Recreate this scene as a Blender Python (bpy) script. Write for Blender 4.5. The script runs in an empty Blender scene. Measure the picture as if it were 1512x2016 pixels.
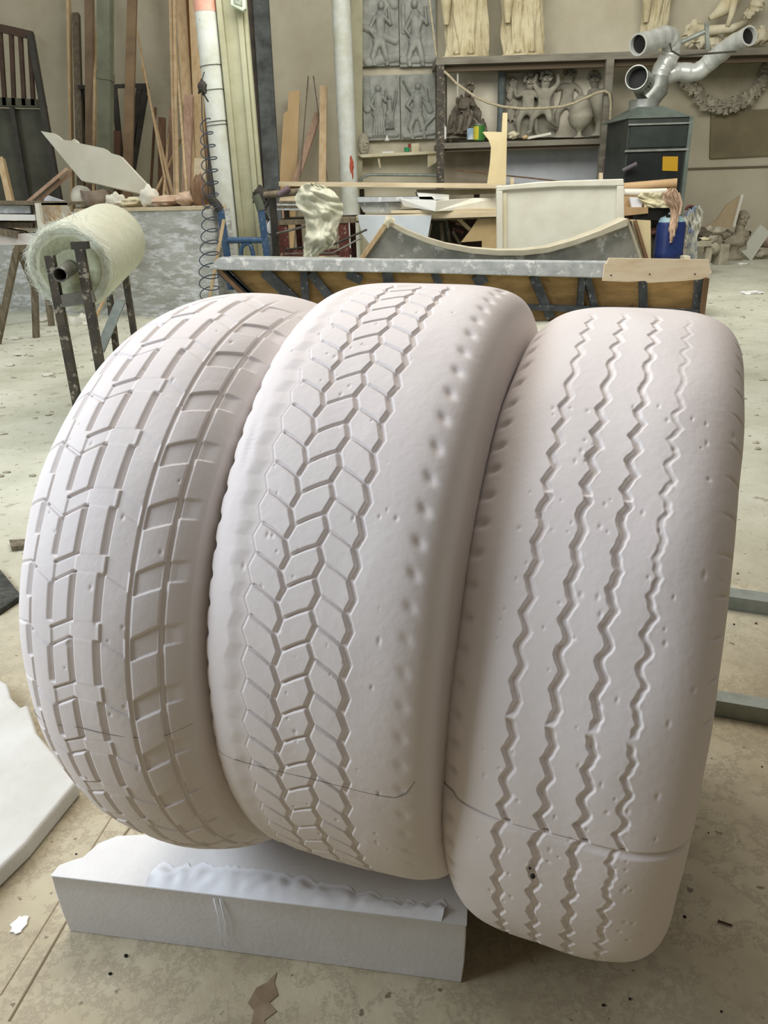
import bpy, math, random
import numpy as np
from mathutils import Vector, Matrix, noise
random.seed(7); rng = np.random.default_rng(7)
scn = bpy.context.scene
# ------------------------------------------------------------------ camera
FPX = 1500.0; CAM_H = 1.2
pitch = math.radians(23.0); roll = math.radians(1.8)
Fv = np.array([0, math.cos(pitch), -math.sin(pitch)])
_r0 = np.array([1.0, 0, 0]); _u0 = np.array([0, math.sin(pitch), math.cos(pitch)])
Rv = math.cos(roll)*_r0 - math.sin(roll)*_u0
Uv = math.cos(roll)*_u0 + math.sin(roll)*_r0
cd = bpy.data.cameras.new('camera'); cam = bpy.data.objects.new('camera', cd)
scn.collection.objects.link(cam); scn.camera = cam
cd.sensor_fit = 'HORIZONTAL'; cd.sensor_width = 36.0; cd.lens = 36.0*FPX/1512.0
cd.clip_start = 0.02; cd.clip_end = 200
M = Matrix.Identity(4)
for i in range(3):
    M[i][0] = Rv[i]; M[i][1] = Uv[i]; M[i][2] = -Fv[i]
M[2][3] = CAM_H
cam.matrix_world = M
# ------------------------------------------------------------------ world, lights, exposure
wd = bpy.data.worlds.new('world'); scn.world = wd; wd.use_nodes = True
wd.node_tree.nodes['Background'].inputs[0].default_value = (1.0, 0.97, 0.94, 1)
wd.node_tree.nodes['Background'].inputs[1].default_value = 0.42
scn.view_settings.view_transform = 'Standard'; scn.view_settings.look = 'None'
scn.view_settings.gamma = 1.0; scn.view_settings.use_curve_mapping = False
scn.view_settings.exposure = 0.0
def area(name, loc, target, sx, sy, power, col):
    l = bpy.data.lights.new(name, 'AREA'); l.shape = 'RECTANGLE'; l.size = sx; l.size_y = sy
    l.energy = power; l.color = col
    o = bpy.data.objects.new(name, l); scn.collection.objects.link(o); o.location = loc
    o.rotation_euler = (Vector(target)-Vector(loc)).to_track_quat('-Z', 'Y').to_euler()
    return o
area('window_light_left', (-3.3, 0.75, 2.6), (0.0, 1.1, 0.5), 2.4, 1.8, 145, (0.79, 0.88, 1.0))
area('skylight', (-.4, 4.6, 5.8), (0.5, 1.6, 0), 4.5, 4.0, 300, (1.0, 0.94, 0.86))
area('back_wall_fill', (1.6, 7.4, 4.6), (2.6, 13.2, 1.2), 7.0, 2.2, 340, (1.0, 0.98, 0.92))  # added fill lamp above mid-room that brightens the back wall and rack
area('window_light_yard', (-6.5, 5.5, 3.0), (-1.5, 8.0, 0.6), 3.0, 2.4, 110, (0.86, 0.94, 1.0))
# ------------------------------------------------------------------ helpers
def W(px, py, Y):
    "world point on the plane y = Y seen at photo pixel px, py"
    d = Fv + (px-756)/FPX*Rv - (py-1008)/FPX*Uv
    t = Y/d[1]
    return np.array([d[0]*t, Y, CAM_H + d[2]*t])
def G(px, py, z=0.0):
    d = Fv + (px-756)/FPX*Rv - (py-1008)/FPX*Uv
    t = (z-CAM_H)/d[2]
    return np.array([d[0]*t, d[1]*t, z])
def mpp(P):
    return float((np.asarray(P)-np.array([0, 0, CAM_H])) @ Fv)/FPX
C = scn.collection
_mats = {}
def mat(name, col, col2=None, scale=6.0, rough=0.75, bump=0.0, bscale=40.0, metal=0.0, detail=6.0,
        ramp=(0.4, 0.65), stretch=(1, 1, 1), spots=None, trans=0.0, spec=0.35):
    if name in _mats: return _mats[name]
    m = bpy.data.materials.new(name); m.use_nodes = True
    nt = m.node_tree; N = nt.nodes; L = nt.links; b = N['Principled BSDF']
    b.inputs['Roughness'].default_value = rough; b.inputs['Metallic'].default_value = metal
    b.inputs['Specular IOR Level'].default_value = spec
    if trans: b.inputs['Transmission Weight'].default_value = trans
    b.inputs['Base Color'].default_value = (*col, 1)
    tc = N.new('ShaderNodeTexCoord'); mp = N.new('ShaderNodeMapping')
    geo = N.new('ShaderNodeNewGeometry')
    mp.inputs['Scale'].default_value = stretch
    L.new(tc.outputs['Object'], mp.inputs['Vector'])
    out = None
    if col2 is not None:
        n = N.new('ShaderNodeTexNoise'); n.inputs['Scale'].default_value = scale; n.inputs['Detail'].default_value = detail
        n.inputs['Roughness'].default_value = 0.62
        L.new(mp.outputs[0], n.inputs['Vector'])
        r = N.new('ShaderNodeValToRGB'); r.color_ramp.elements[0].position = ramp[0]; r.color_ramp.elements[1].position = ramp[1]
        r.color_ramp.elements[0].color = (*col, 1); r.color_ramp.elements[1].color = (*col2, 1)
        L.new(n.outputs['Fac'], r.inputs['Fac']); out = r.outputs['Color']
    if spots is not None:
        sc, sscale, lo, hi = spots
        n = N.new('ShaderNodeTexNoise'); n.inputs['Scale'].default_value = sscale; n.inputs['Detail'].default_value = 8
        n.inputs['Roughness'].default_value = 0.7
        L.new(mp.outputs[0], n.inputs['Vector'])
        r = N.new('ShaderNodeValToRGB'); r.color_ramp.elements[0].position = lo; r.color_ramp.elements[1].position = hi
        L.new(n.outputs['Fac'], r.inputs['Fac'])
        mx = N.new('ShaderNodeMix'); mx.data_type = 'RGBA'
        L.new(r.outputs['Color'], mx.inputs[0])
        if out is not None: L.new(out, mx.inputs[6])
        else: mx.inputs[6].default_value = (*col, 1)
        mx.inputs[7].default_value = (*sc, 1); out = mx.outputs[2]
    if out is not None: L.new(out, b.inputs['Base Color'])
    if bump:
        n = N.new('ShaderNodeTexNoise'); n.inputs['Scale'].default_value = bscale; n.inputs['Detail'].default_value = 5
        L.new(mp.outputs[0], n.inputs['Vector'])
        bp = N.new('ShaderNodeBump'); bp.inputs['Strength'].default_value = 1.0; bp.inputs['Distance'].default_value = bump
        L.new(n.outputs['Fac'], bp.inputs['Height']); L.new(bp.outputs[0], b.inputs['Normal'])
    _mats[name] = m
    return m
class MB:
    def __init__(s): s.v = []; s.f = []; s.n = 0
    def add(s, vs, fs):
        o = s.n
        vs = [tuple(map(float, p)) for p in vs]
        s.v += vs; s.f += [tuple(i+o for i in f) for f in fs]; s.n += len(vs); return s
    def box(s, x0, x1, y0, y1, z0, z1):
        return s.add([(x0,y0,z0),(x1,y0,z0),(x1,y1,z0),(x0,y1,z0),(x0,y0,z1),(x1,y0,z1),(x1,y1,z1),(x0,y1,z1)],
                     [(0,3,2,1),(4,5,6,7),(0,1,5,4),(1,2,6,5),(2,3,7,6),(3,0,4,7)])
    def beam(s, p, q, w, t, side=None):
        "box from p to q; w across along `side`, t the other way"
        p = np.array(p, float); q = np.array(q, float); d = q-p; d /= np.linalg.norm(d)
        if side is None: side = np.array([1, 0, 0]) if abs(d[0]) < .9 else np.array([0, 0, 1.])
        a = np.array(side, float); a = a - d*(a@d); a /= np.linalg.norm(a); b = np.cross(d, a)
        vs = [c+a*w/2*i+b*t/2*j for c in (p, q) for i, j in ((-1,-1),(1,-1),(1,1),(-1,1))]
        return s.add(vs, [(0,3,2,1),(4,5,6,7),(0,1,5,4),(1,2,6,5),(2,3,7,6),(3,0,4,7)])
    def tube(s, pts, r, n=10, caps=True):
        P = [np.array(p, float) for p in pts]; m = len(P)
        rr = r if hasattr(r, '__len__') else [r]*m
        tang = [P[min(i+1, m-1)]-P[max(i-1, 0)] for i in range(m)]
        a = None; vs = []
        for i in range(m):
            d = tang[i]/(np.linalg.norm(tang[i])+1e-12)
            if a is None:
                a = np.cross(d, [0, 0, 1.]) if abs(d[2]) < .9 else np.cross(d, [1., 0, 0])
            a = a-d*(a@d); a /= np.linalg.norm(a)+1e-12; b = np.cross(d, a)
            for k in range(n):
                th = 2*math.pi*k/n
                vs.append(P[i]+rr[i]*(math.cos(th)*a+math.sin(th)*b))
        fs = [(i*n+k, i*n+(k+1) % n, (i+1)*n+(k+1) % n, (i+1)*n+k) for i in range(m-1) for k in range(n)]
        if caps: fs += [tuple(range(n))[::-1], tuple(range((m-1)*n, m*n))]
        return s.add(vs, fs)
    def hollow(s, p, q, r, th=0.004, n=28, r2=None):
        "open ended pipe with wall thickness"
        p = np.array(p, float); q = np.array(q, float); d = q-p; d /= np.linalg.norm(d); r2 = r2 or r
        a = np.cross(d, [0, 0, 1.]) if abs(d[2]) < .9 else np.cross(d, [1., 0, 0]); a /= np.linalg.norm(a); b = np.cross(d, a)
        vs = []
        for c, R in ((p, r), (q, r2), (q, r2-th), (p, r-th)):
            for k in range(n):
                t = 2*math.pi*k/n; vs.append(c+R*(math.cos(t)*a+math.sin(t)*b))
        fs = [(j*n+k, j*n+(k+1) % n, ((j+1) % 4)*n+(k+1) % n, ((j+1) % 4)*n+k) for j in range(4) for k in range(n)]
        return s.add(vs, fs)
    def lathe(s, prof, c, n=24, sq=(1, 1)):
        vs = []
        for r, z in prof:
            for k in range(n):
                t = 2*math.pi*k/n
                vs.append((c[0]+r*math.cos(t)*sq[0], c[1]+r*math.sin(t)*sq[1], c[2]+z))
        m = len(prof)
        fs = [(i*n+k, i*n+(k+1) % n, (i+1)*n+(k+1) % n, (i+1)*n+k) for i in range(m-1) for k in range(n)]
        fs += [tuple(range(n))[::-1], tuple(range((m-1)*n, m*n))]
        return s.add(vs, fs)
    def prism(s, pts, vec):
        "3D polygon extruded by vec"
        m = len(pts); v = np.array(vec, float)
        P = [np.array(p, float) for p in pts]
        return s.add(P+[p+v for p in P], [tuple(range(m)), tuple(range(m, 2*m))[::-1]] +
                     [(i, i+m, (i+1) % m+m, (i+1) % m) for i in range(m)])
    def slab(s, px, Y, th, lean=0.0):
        "prism whose front outline stands at plane Y (leaning back towards the top by lean per metre), th thick"
        pts = []
        for a, b in px:
            p = W(a, b, Y)
            if lean:
                for _ in range(6): p = W(a, b, Y+lean*p[2])
            pts.append(p)
        return s.prism(pts, (0, th, -th*lean))
    def grid(s, P):
        "P[i][j] points"
        a, b = len(P), len(P[0])
        return s.add([p for row in P for p in row],
                     [(i*b+j, i*b+j+1, (i+1)*b+j+1, (i+1)*b+j) for i in range(a-1) for j in range(b-1)])
    def blob(s, c, r, sq=(1, 1, 1), n=14, rough=0.0, seed=0):
        vs = []; c = np.array(c, float)
        for i in range(n+1):
            ph = math.pi*i/n
            for k in range(2*n):
                t = math.pi*k/n
                d = np.array([math.sin(ph)*math.cos(t), math.sin(ph)*math.sin(t), math.cos(ph)])
                q = 1+rough*noise.noise(Vector(d*2.3)+Vector((seed*3.1, seed, 0)))*2
                vs.append(c+d*r*q*np.array(sq))
        m = 2*n
        return s.add(vs, [(i*m+k, (i+1)*m+k, (i+1)*m+(k+1) % m, i*m+(k+1) % m) for i in range(n) for k in range(m)])
def mesh_obj(name, mb, material, parent=None, smooth=None, origin=None):
    v = np.array(mb.v)
    if parent is not None: origin = ROOT[parent.name]
    elif origin is None:
        mn, mx = v.min(0), v.max(0); origin = np.array([(mn[0]+mx[0])/2, (mn[1]+mx[1])/2, mn[2]])
    me = bpy.data.meshes.new(name); me.from_pydata((v-origin).tolist(), [], mb.f); me.update()
    import bmesh
    if len(mb.f) < 60000:
        bm = bmesh.new(); bm.from_mesh(me); bmesh.ops.recalc_face_normals(bm, faces=bm.faces); bm.to_mesh(me); bm.free()
    if material: me.materials.append(material)
    if smooth is not None:
        me.shade_smooth()
        if smooth < 180: me.set_sharp_from_angle(angle=math.radians(smooth))
    o = bpy.data.objects.new(name, me); C.objects.link(o)
    ROOT[o.name] = np.array(origin, float)
    if parent is not None: o.parent = parent
    else: o.location = origin
    return o
ROOT = {}
def bevel(o, w=0.004, seg=2):
    m = o.modifiers.new('bevel', 'BEVEL'); m.width = w; m.segments = seg; m.limit_method = 'ANGLE'; return o
def tag(o, label, cat, group=None):
    o['label'] = label; o['category'] = cat
    if group: o['group'] = group
    return o
def thing(name, loc, label, cat, group=None):
    o = bpy.data.objects.new(name, None); C.objects.link(o); o.location = loc; o.empty_display_size = .05
    ROOT[o.name] = np.array(loc, float)
    return tag(o, label, cat, group)
def part(name, mb, material, parent, smooth=None, label=None):
    o = mesh_obj(name, mb, material, parent, smooth)
    if label: o['label'] = label
    return o
def solo(name, mb, material, label, cat, group=None, smooth=None):
    return tag(mesh_obj(name, mb, material, None, smooth), label, cat, group)
def struct(name, mb, material, smooth=None):
    o = mesh_obj(name, mb, material, None, smooth, origin=np.zeros(3)); o['kind'] = 'structure'; return o
def stuff(o): o['kind'] = 'stuff'; return o
# ------------------------------------------------------------------ materials
def srgb(r, g, b):
    f = lambda c: (c/255/12.92) if c/255 <= .04045 else ((c/255+.055)/1.055)**2.4
    return (f(r), f(g), f(b))
PLASTER = mat('tyre_plaster', srgb(223, 215, 211), srgb(229, 222, 219), 3.0, .62, .0005, 90, ramp=(.3, .7), spots=(srgb(205, 188, 176), 9, .66, .85))
FOAM = mat('foam', srgb(220, 219, 218), srgb(210, 208, 204), 4, .7, .0006, 120)
STATM = mat('statue_plaster', srgb(204, 195, 162), srgb(178, 166, 130), 3, .8, .002, 12)
CREAM = mat('cream_plaster', srgb(213, 207, 181), srgb(190, 178, 142), 3, .8, .002, 12)
OLDPL = mat('old_plaster', srgb(176, 170, 150), srgb(142, 136, 120), 7, .85, .004, 14)
GREYPL = mat('grey_relief', srgb(164, 166, 158), srgb(132, 134, 128), 5, .85, .002, 20)
CLAY = mat('brown_clay', srgb(92, 84, 72), srgb(118, 112, 98), 8, .85, .003, 20)
WOOD = mat('pale_wood', srgb(198, 174, 138), srgb(180, 152, 114), 3, .65, .0006, 40, stretch=(6, 6, .6))
WOODH = mat('pale_wood_flat', srgb(204, 190, 160), srgb(186, 170, 138), 3, .65, .0006, 40, stretch=(.6, 6, 6))
WOODY = mat('yellow_wood', srgb(202, 180, 142), srgb(184, 156, 114), 3, .65, .0006, 40, stretch=(6, 6, .5))
WOODB = mat('brown_wood', srgb(126, 98, 72), srgb(104, 80, 60), 4, .7, .001, 40, stretch=(6, 6, .6))
WOODP = mat('pinkish_wood', srgb(184, 156, 134), srgb(164, 134, 112), 4, .7, .001, 40, stretch=(6, 6, .6))
WOODG = mat('weathered_wood', srgb(122, 112, 92), srgb(90, 80, 66), 5, .8, .002, 30, stretch=(6, 6, .8), spots=(srgb(170, 165, 150), 14, .6, .66))
PLY = mat('plywood', srgb(166, 136, 88), srgb(136, 108, 68), 3, .7, .001, 30, stretch=(1, 1, 3), spots=(srgb(90, 66, 42), 5, .58, .7))
PLYP = mat('pale_plywood', srgb(226, 209, 184), srgb(212, 190, 158), 4, .7, .001, 30, stretch=(.7, 3, 3))
MDF = mat('template_board', srgb(206, 192, 152), srgb(192, 176, 136), 2.5, .7)
STEELD = mat('dark_steel', srgb(58, 54, 48), srgb(84, 76, 62), 12, .6, .001, 40, spots=(srgb(150, 142, 126), 22, .56, .62))
IRON = mat('black_iron', srgb(52, 50, 45), srgb(66, 62, 54), 9, .7)
DGREY = mat('dark_slab', srgb(88, 92, 90), srgb(60, 62, 60), 4, .75, .003, 12, spots=(srgb(150, 152, 150), 7, .62, .75))
GALV = mat('galvanised_steel', srgb(150, 156, 148), srgb(122, 128, 122), 8, .45, .0008, 30, metal=.35)
GALVT = mat('duct_metal', srgb(168, 172, 166), srgb(132, 136, 130), 6, .38, .002, 12, metal=.5)
HEATG = mat('heater_dark', srgb(48, 54, 50), srgb(60, 65, 60), 5, .5)
HEATB = mat('heater_blue', srgb(160, 170, 178), srgb(140, 150, 158), 5, .5)
HEATF = mat('heater_flange', srgb(106, 116, 108), srgb(88, 96, 90), 5, .45)
REDST = mat('red_brown_steel', srgb(92, 50, 42), srgb(68, 36, 32), 8, .6, spots=(srgb(150, 130, 118), 18, .58, .64))
BLUEST = mat('blue_steel', srgb(50, 78, 110), srgb(70, 96, 122), 14, .5, spots=(srgb(150, 160, 165), 26, .6, .66))
WPIPE = mat('white_pipe', srgb(208, 212, 205), srgb(190, 192, 176), 5, .6, .001, 20, spots=(srgb(150, 145, 118), 14, .64, .74))
POSTG = mat('greenish_post', srgb(178, 178, 150), srgb(160, 158, 128), 3, .7, .001, 20, spots=(srgb(110, 104, 80), 11, .66, .74))
POSTD = mat('green_post', srgb(124, 128, 108), srgb(108, 110, 92), 4, .75, .002, 22)
WHITE = mat('white_board', srgb(228, 229, 226), srgb(218, 219, 214), 3, .6)
OFFW = mat('off_white_board', srgb(214, 212, 198), srgb(204, 201, 184), 3, .7)
REDP = mat('red_paint', srgb(206, 152, 132), srgb(212, 172, 154), 9, .7)
MOULDG = mat('mould_grey', srgb(166, 166, 156), srgb(142, 143, 136), 6, .7, .002, 20, spots=(srgb(206, 206, 200), 9, .56, .63))
MOULDB = mat('mould_bar', srgb(176, 180, 180), srgb(152, 156, 156), 8, .6, .0015, 25, spots=(srgb(212, 214, 212), 12, .54, .62))
RIB = mat('rib_steel', srgb(58, 62, 66), srgb(80, 84, 88), 10, .5, spots=(srgb(160, 160, 156), 20, .6, .66))
FIBRE = mat('glass_fibre', srgb(214, 217, 198), srgb(202, 205, 182), 18, .6, .002, 60)
FIBREE = mat('glass_fibre_end', srgb(186, 190, 160), srgb(166, 170, 140), 25, .8, .004, 60)
STRAND = mat('fibre_strands', srgb(228, 232, 222), rough=.5)
PIPEG = mat('grey_pipe', srgb(116, 114, 106), srgb(90, 88, 80), 12, .5, .001, 40, spots=(srgb(170, 168, 158), 18, .6, .66))
PLASTIC = mat('plastic_film', srgb(205, 205, 184), srgb(190, 190, 166), 5, .42, spec=.4)
BLUEJ = mat('blue_plastic', srgb(38, 54, 106), srgb(30, 42, 84), 3, .35, spots=(srgb(150, 170, 190), 7, .68, .8))
BLACK = mat('black', srgb(20, 19, 18), rough=.6)
CLOTH = mat('pink_cloth', srgb(196, 172, 148), srgb(170, 142, 120), 6, .85)
CARD = mat('cardboard', srgb(178, 150, 112), srgb(160, 132, 96), 4, .8)
ROPE = mat('rope', srgb(188, 178, 150), srgb(160, 150, 124), 30, .8)
BRICKW = mat('concrete_blocks', srgb(182, 184, 178), srgb(152, 152, 142), 2.5, .85, .006, 14, spots=(srgb(212, 214, 214), 5, .46, .60), stretch=(1, 1, 3.2), ramp=(.35, .6))
PAPER = mat('paper', srgb(222, 224, 232), rough=.6)
PENCIL = mat('pencil', srgb(92, 88, 88), rough=.8)
# ------------------------------------------------------------------ floor and walls
def floor_material():
    m = bpy.data.materials.new('floor_stone'); m.use_nodes = True
    nt = m.node_tree; N = nt.nodes; L = nt.links; b = N['Principled BSDF']; b.inputs['Roughness'].default_value = .55
    tc = N.new('ShaderNodeTexCoord')
    def noise_(sc, det=7, rg=.6, src=None):
        n = N.new('ShaderNodeTexNoise'); n.inputs['Scale'].default_value = sc; n.inputs['Detail'].default_value = det
        n.inputs['Roughness'].default_value = rg; L.new(src or tc.outputs['Object'], n.inputs['Vector']); return n.outputs['Fac']
    def ramp(src, *st):
        r = N.new('ShaderNodeValToRGB'); e = r.color_ramp.elements
        e[0].position, e[0].color = st[0][0], (*st[0][1], 1); e[1].position, e[1].color = st[-1][0], (*st[-1][1], 1)
        for p, c in st[1:-1]:
            q = e.new(p); q.color = (*c, 1)
        L.new(src, r.inputs['Fac']); return r.outputs['Color']
    def mix(f, a, c):
        x = N.new('ShaderNodeMix'); x.data_type = 'RGBA'; L.new(f, x.inputs[0])
        for s_, v in ((6, a), (7, c)):
            if isinstance(v, tuple): x.inputs[s_].default_value = (*v, 1)
            else: L.new(v, x.inputs[s_])
        return x.outputs[2]
    stone = ramp(noise_(2.3), (.32, srgb(146, 134, 108)), (.5, srgb(170, 159, 132)), (.68, srgb(188, 179, 154)))
    stain = ramp(noise_(1.1, 5, .7), (.52, (0, 0, 0)), (.72, (1, 1, 1)))
    stone = mix(stain, stone, srgb(132, 120, 96))
    veins = ramp(noise_(5.5, 10, .8), (.47, (0, 0, 0)), (.5, (.7, .7, .7)), (.53, (0, 0, 0)))
    stone = mix(veins, stone, srgb(136, 124, 102))
    dust = ramp(noise_(1.7, 9, .68), (.3, srgb(176, 178, 156)), (.5, srgb(200, 201, 182)), (.7, srgb(214, 215, 200)))
    chips = ramp(noise_(9, 6, .75), (.58, (0, 0, 0)), (.64, (1, 1, 1)))
    dust = mix(chips, dust, srgb(160, 156, 132))
    sx = N.new('ShaderNodeSeparateXYZ'); L.new(tc.outputs['Object'], sx.inputs[0])
    mr = N.new('ShaderNodeMapRange'); mr.inputs[1].default_value = 1.5; mr.inputs[2].default_value = 3.2
    L.new(sx.outputs['Y'], mr.inputs[0])
    base = mix(mr.outputs[0], stone, dust)
    specks = ramp(noise_(38, 2, .5), (.70, (0, 0, 0)), (.73, (1, 1, 1)))
    base = mix(specks, base, srgb(110, 98, 78))
    L.new(base, b.inputs['Base Color'])
    bp = N.new('ShaderNodeBump'); bp.inputs['Distance'].default_value = .004; L.new(noise_(14, 6), bp.inputs['Height']); L.new(bp.outputs[0], b.inputs['Normal'])
    return m
FLOORM = floor_material()
struct('floor', MB().box(-9.3, 7.9, -4.3, 14.0, -.1, 0), FLOORM)
WALLM = mat('wall_plaster', srgb(200, 194, 172), srgb(184, 177, 154), .9, .85, .004, 6, spots=(srgb(166, 158, 134), 1.3, .56, .8))
YB = 13.6
struct('wall_back', MB().box(-9.3, 7.9, YB, YB+.3, 0, 7.5), WALLM)
struct('wall_left', MB().box(-9.3, -9, -4.3, YB+.3, 0, 7.5), WALLM)
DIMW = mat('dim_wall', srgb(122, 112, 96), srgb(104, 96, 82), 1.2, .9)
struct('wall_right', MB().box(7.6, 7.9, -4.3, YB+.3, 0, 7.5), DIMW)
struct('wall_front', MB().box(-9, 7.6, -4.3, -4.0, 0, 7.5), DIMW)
# joints between the floor slabs near the block, and the strip beside them
GROOVE = mat('floor_joint', srgb(120, 106, 84), rough=.9)
def ground_line(px, w, z=0.0012):
    pts = [G(a, b) for a, b in px]; mb = MB()
    for p, q in zip(pts[:-1], pts[1:]):
        mb.beam(p+np.array([0, 0, z/2]), q+np.array([0, 0, z/2]), w, z, side=(1, 0, 0)) if abs((q-p)[0]) < abs((q-p)[1]) else mb.beam(p+np.array([0, 0, z/2]), q+np.array([0, 0, z/2]), z, w)
    return mb
struct('trim_1', ground_line([(18, 2010), (185, 1720), (310, 1560)], .0035), GROOVE)
struct('trim_2', ground_line([(0, 1960), (262, 1540)], .002), mat('floor_joint_pale', srgb(150, 136, 112), rough=.9))
# lower plinth line and dark niche panel on the back wall
struct('trim_3', MB().prism([W(1345, 331, YB-.02), W(1640, 322, YB-.02), W(1640, 326, YB-.02), W(1345, 335, YB-.02)], (0, .02, 0)), mat('wall_groove', srgb(110, 104, 84), rough=.9))
struct('trim_4', MB().prism([W(1401, 222, YB-.05), W(1640, 205, YB-.05), W(1640, 300, YB-.05), W(1398, 312, YB-.05)], (0, .05, 0)), mat('wall_panel', srgb(136, 126, 98), srgb(120, 112, 88), 2, .85))
# white-washed pilaster behind the pipe
struct('trim_5', MB().prism([W(690, -60, YB-.25), W(714, -60, YB-.25), W(713, 520, YB-.25), W(700, 520, YB-.25)], (0, .25, 0)), mat('pilaster', srgb(176, 172, 144), srgb(160, 155, 128), 3, .85))
# ------------------------------------------------------------------ the three carved tyres
def smooth01(x): x = np.clip(x, 0, 1); return x*x*(3-2*x)
def tri(ph):  # +1 at integer phase, -1 half way
    f = ph-np.floor(ph); return 1-4*np.minimum(f, 1-f)
def groove(d, half, wall, depth): return depth*(1-smooth01((np.abs(d)-half)/wall))
def tyre_frame(q):
    cx, cy, yaw, lean, R, zb, Wd, H, pw, wc = q
    t = np.array([math.sin(yaw), math.cos(yaw), 0]); a0 = np.array([math.cos(yaw), -math.sin(yaw), 0]); up = np.array([0, 0, 1.])
    a = math.cos(lean)*a0-math.sin(lean)*up; v = math.cos(lean)*up+math.sin(lean)*a0
    return t, a, v, np.array([cx, cy, zb])+v*R
def tyre_r(q, w): return q[4]-q[7]+q[7]*np.maximum(1-np.abs((w-q[9])/q[6])**q[8], 0)**(1/q[8])
def tyre_pt(q, w, deg, out=0.0):
    t, a, v, Cn = tyre_frame(q); th = math.radians(deg)
    return Cn+w*a+(tyre_r(q, w)+out)*(-math.cos(th)*t+math.sin(th)*v)
def tyre_section(name, q, depthf, deg0, deg1, parent, fine=(-62, 96), wclip=None, step=.15):
    t, a, v, Cn = tyre_frame(q); R, Wd, H, wc = q[4], q[6], q[7], q[9]
    wl = wc-Wd; wr = wc+Wd if wclip is None else min(wc+Wd, wclip)
    # columns: dense over the tread, following arc length towards the shoulders
    ww = np.linspace(wl, wr, 4000); rr = tyre_r(q, ww)
    s = np.concatenate([[0], np.cumsum(np.hypot(np.diff(ww), np.diff(rr)))])
    nc = int(s[-1]/.00125); ws = np.interp(np.linspace(0, s[-1], nc), s, ww); rs = tyre_r(q, ws)
    # profile normal
    dw = np.gradient(ws); dr = np.gradient(rs); ln = np.hypot(dw, dr); nw = -dr/ln; nr = dw/ln
    # sidewalls and bore
    side = lambda w0, r0, sg: [(w0+sg*.006, r0-.035), (w0+sg*.002, r0-.08), (w0-sg*.02, r0-.12), (w0-sg*.035, .29), (w0-sg*.045, .285)]
    R_ = side(wr, rs[-1], 1); L_ = side(wl, rs[0], -1)[::-1]
    full = abs(deg1-deg0) >= 359.9
    f0, f1 = max(fine[0], deg0), min(fine[1], deg1)
    th = [np.arange(f0, f1, step)]
    if f0 > deg0: th.insert(0, np.linspace(deg0, f0, max(2, int((f0-deg0)/2)))[:-1])
    th.append(np.linspace(f1, deg1, max(2, int((deg1-f1)/2))))
    th = np.concatenate(th)
    if full: th = th[:-1]
    TH, WS = np.meshgrid(th, ws, indexing='ij')
    D = depthf(TH, WS)
    D[(TH < fine[0]) | (TH > fine[1])] = 0
    rad = rs[None]-D*nr[None]; wx = WS-D*nw[None]
    sw = np.array([x[0] for x in R_]+[x[0] for x in L_]); sr = np.array([x[1] for x in R_]+[x[1] for x in L_])
    n = len(th)
    rad = np.concatenate([rad, np.tile(sr, (n, 1))], 1); wx = np.concatenate([wx, np.tile(sw, (n, 1))], 1)
    m = rad.shape[1]; tr = np.radians(th)[:, None]
    P = Cn+wx[..., None]*a+rad[..., None]*(-np.cos(tr)[..., None]*t+np.sin(tr)[..., None]*v)
    P = P.reshape(-1, 3)-ROOT[parent.name]
    i = np.arange(n if full else n-1)[:, None]; j = np.arange(m)[None]
    i2 = (i+1) % n; j2 = (j+1) % m
    Fq = np.stack([i*m+j, i*m+j2, i2*m+j2, i2*m+j], -1).reshape(-1, 4)
    loops = Fq.ravel(); starts = np.arange(len(Fq))*4; tot = np.full(len(Fq), 4)
    if not full:
        loops = np.concatenate([loops, np.arange(m)[::-1], (n-1)*m+np.arange(m)]); starts = np.append(starts, [len(Fq)*4, len(Fq)*4+m]); tot = np.append(tot, [m, m])
    me = bpy.data.meshes.new(name); me.vertices.add(len(P)); me.vertices.foreach_set('co', P.ravel())
    me.loops.add(len(loops)); me.loops.foreach_set('vertex_index', loops.astype(np.int32))
    me.polygons.add(len(starts)); me.polygons.foreach_set('loop_start', starts.astype(np.int32))
    try: me.polygons.foreach_set('loop_total', tot.astype(np.int32))
    except Exception: pass
    me.update(calc_edges=True); me.validate(); me.shade_smooth()
    if not full: me.set_sharp_from_angle(angle=math.radians(75))
    me.materials.append(PLASTER)
    o = bpy.data.objects.new(name, me); C.objects.link(o); o.parent = parent; ROOT[o.name] = ROOT[parent.name]
    return o
def pits(TH, WS, R, seed, n=60, lo=-25, hi=75, wl=-.08, wr=.12):
    r = np.random.default_rng(seed); D = np.zeros_like(TH)
    for _ in range(n):
        th, w, s = r.uniform(lo, hi), r.uniform(wl, wr), r.uniform(.0008, .0022)
        i0, i1 = np.searchsorted(TH[:, 0], [th-1.2, th+1.2]); j0, j1 = np.searchsorted(WS[0], [w-.008, w+.008])
        if i1 > i0 and j1 > j0:
            d2 = ((TH[i0:i1, j0:j1]-th)*math.pi/180*R)**2/(r.uniform(1, 5))+(WS[i0:i1, j0:j1]-w)**2
            D[i0:i1, j0:j1] += .0014*np.exp(-d2/(s*s))
    return D
def wavy(TH, WS, R):  # gentle hand-carved unevenness
    s = TH*math.pi/180*R
    return .0006*np.sin(s*31+1.3*np.sin(WS*40))+.0005*np.sin(s*13+WS*55+1)
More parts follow.
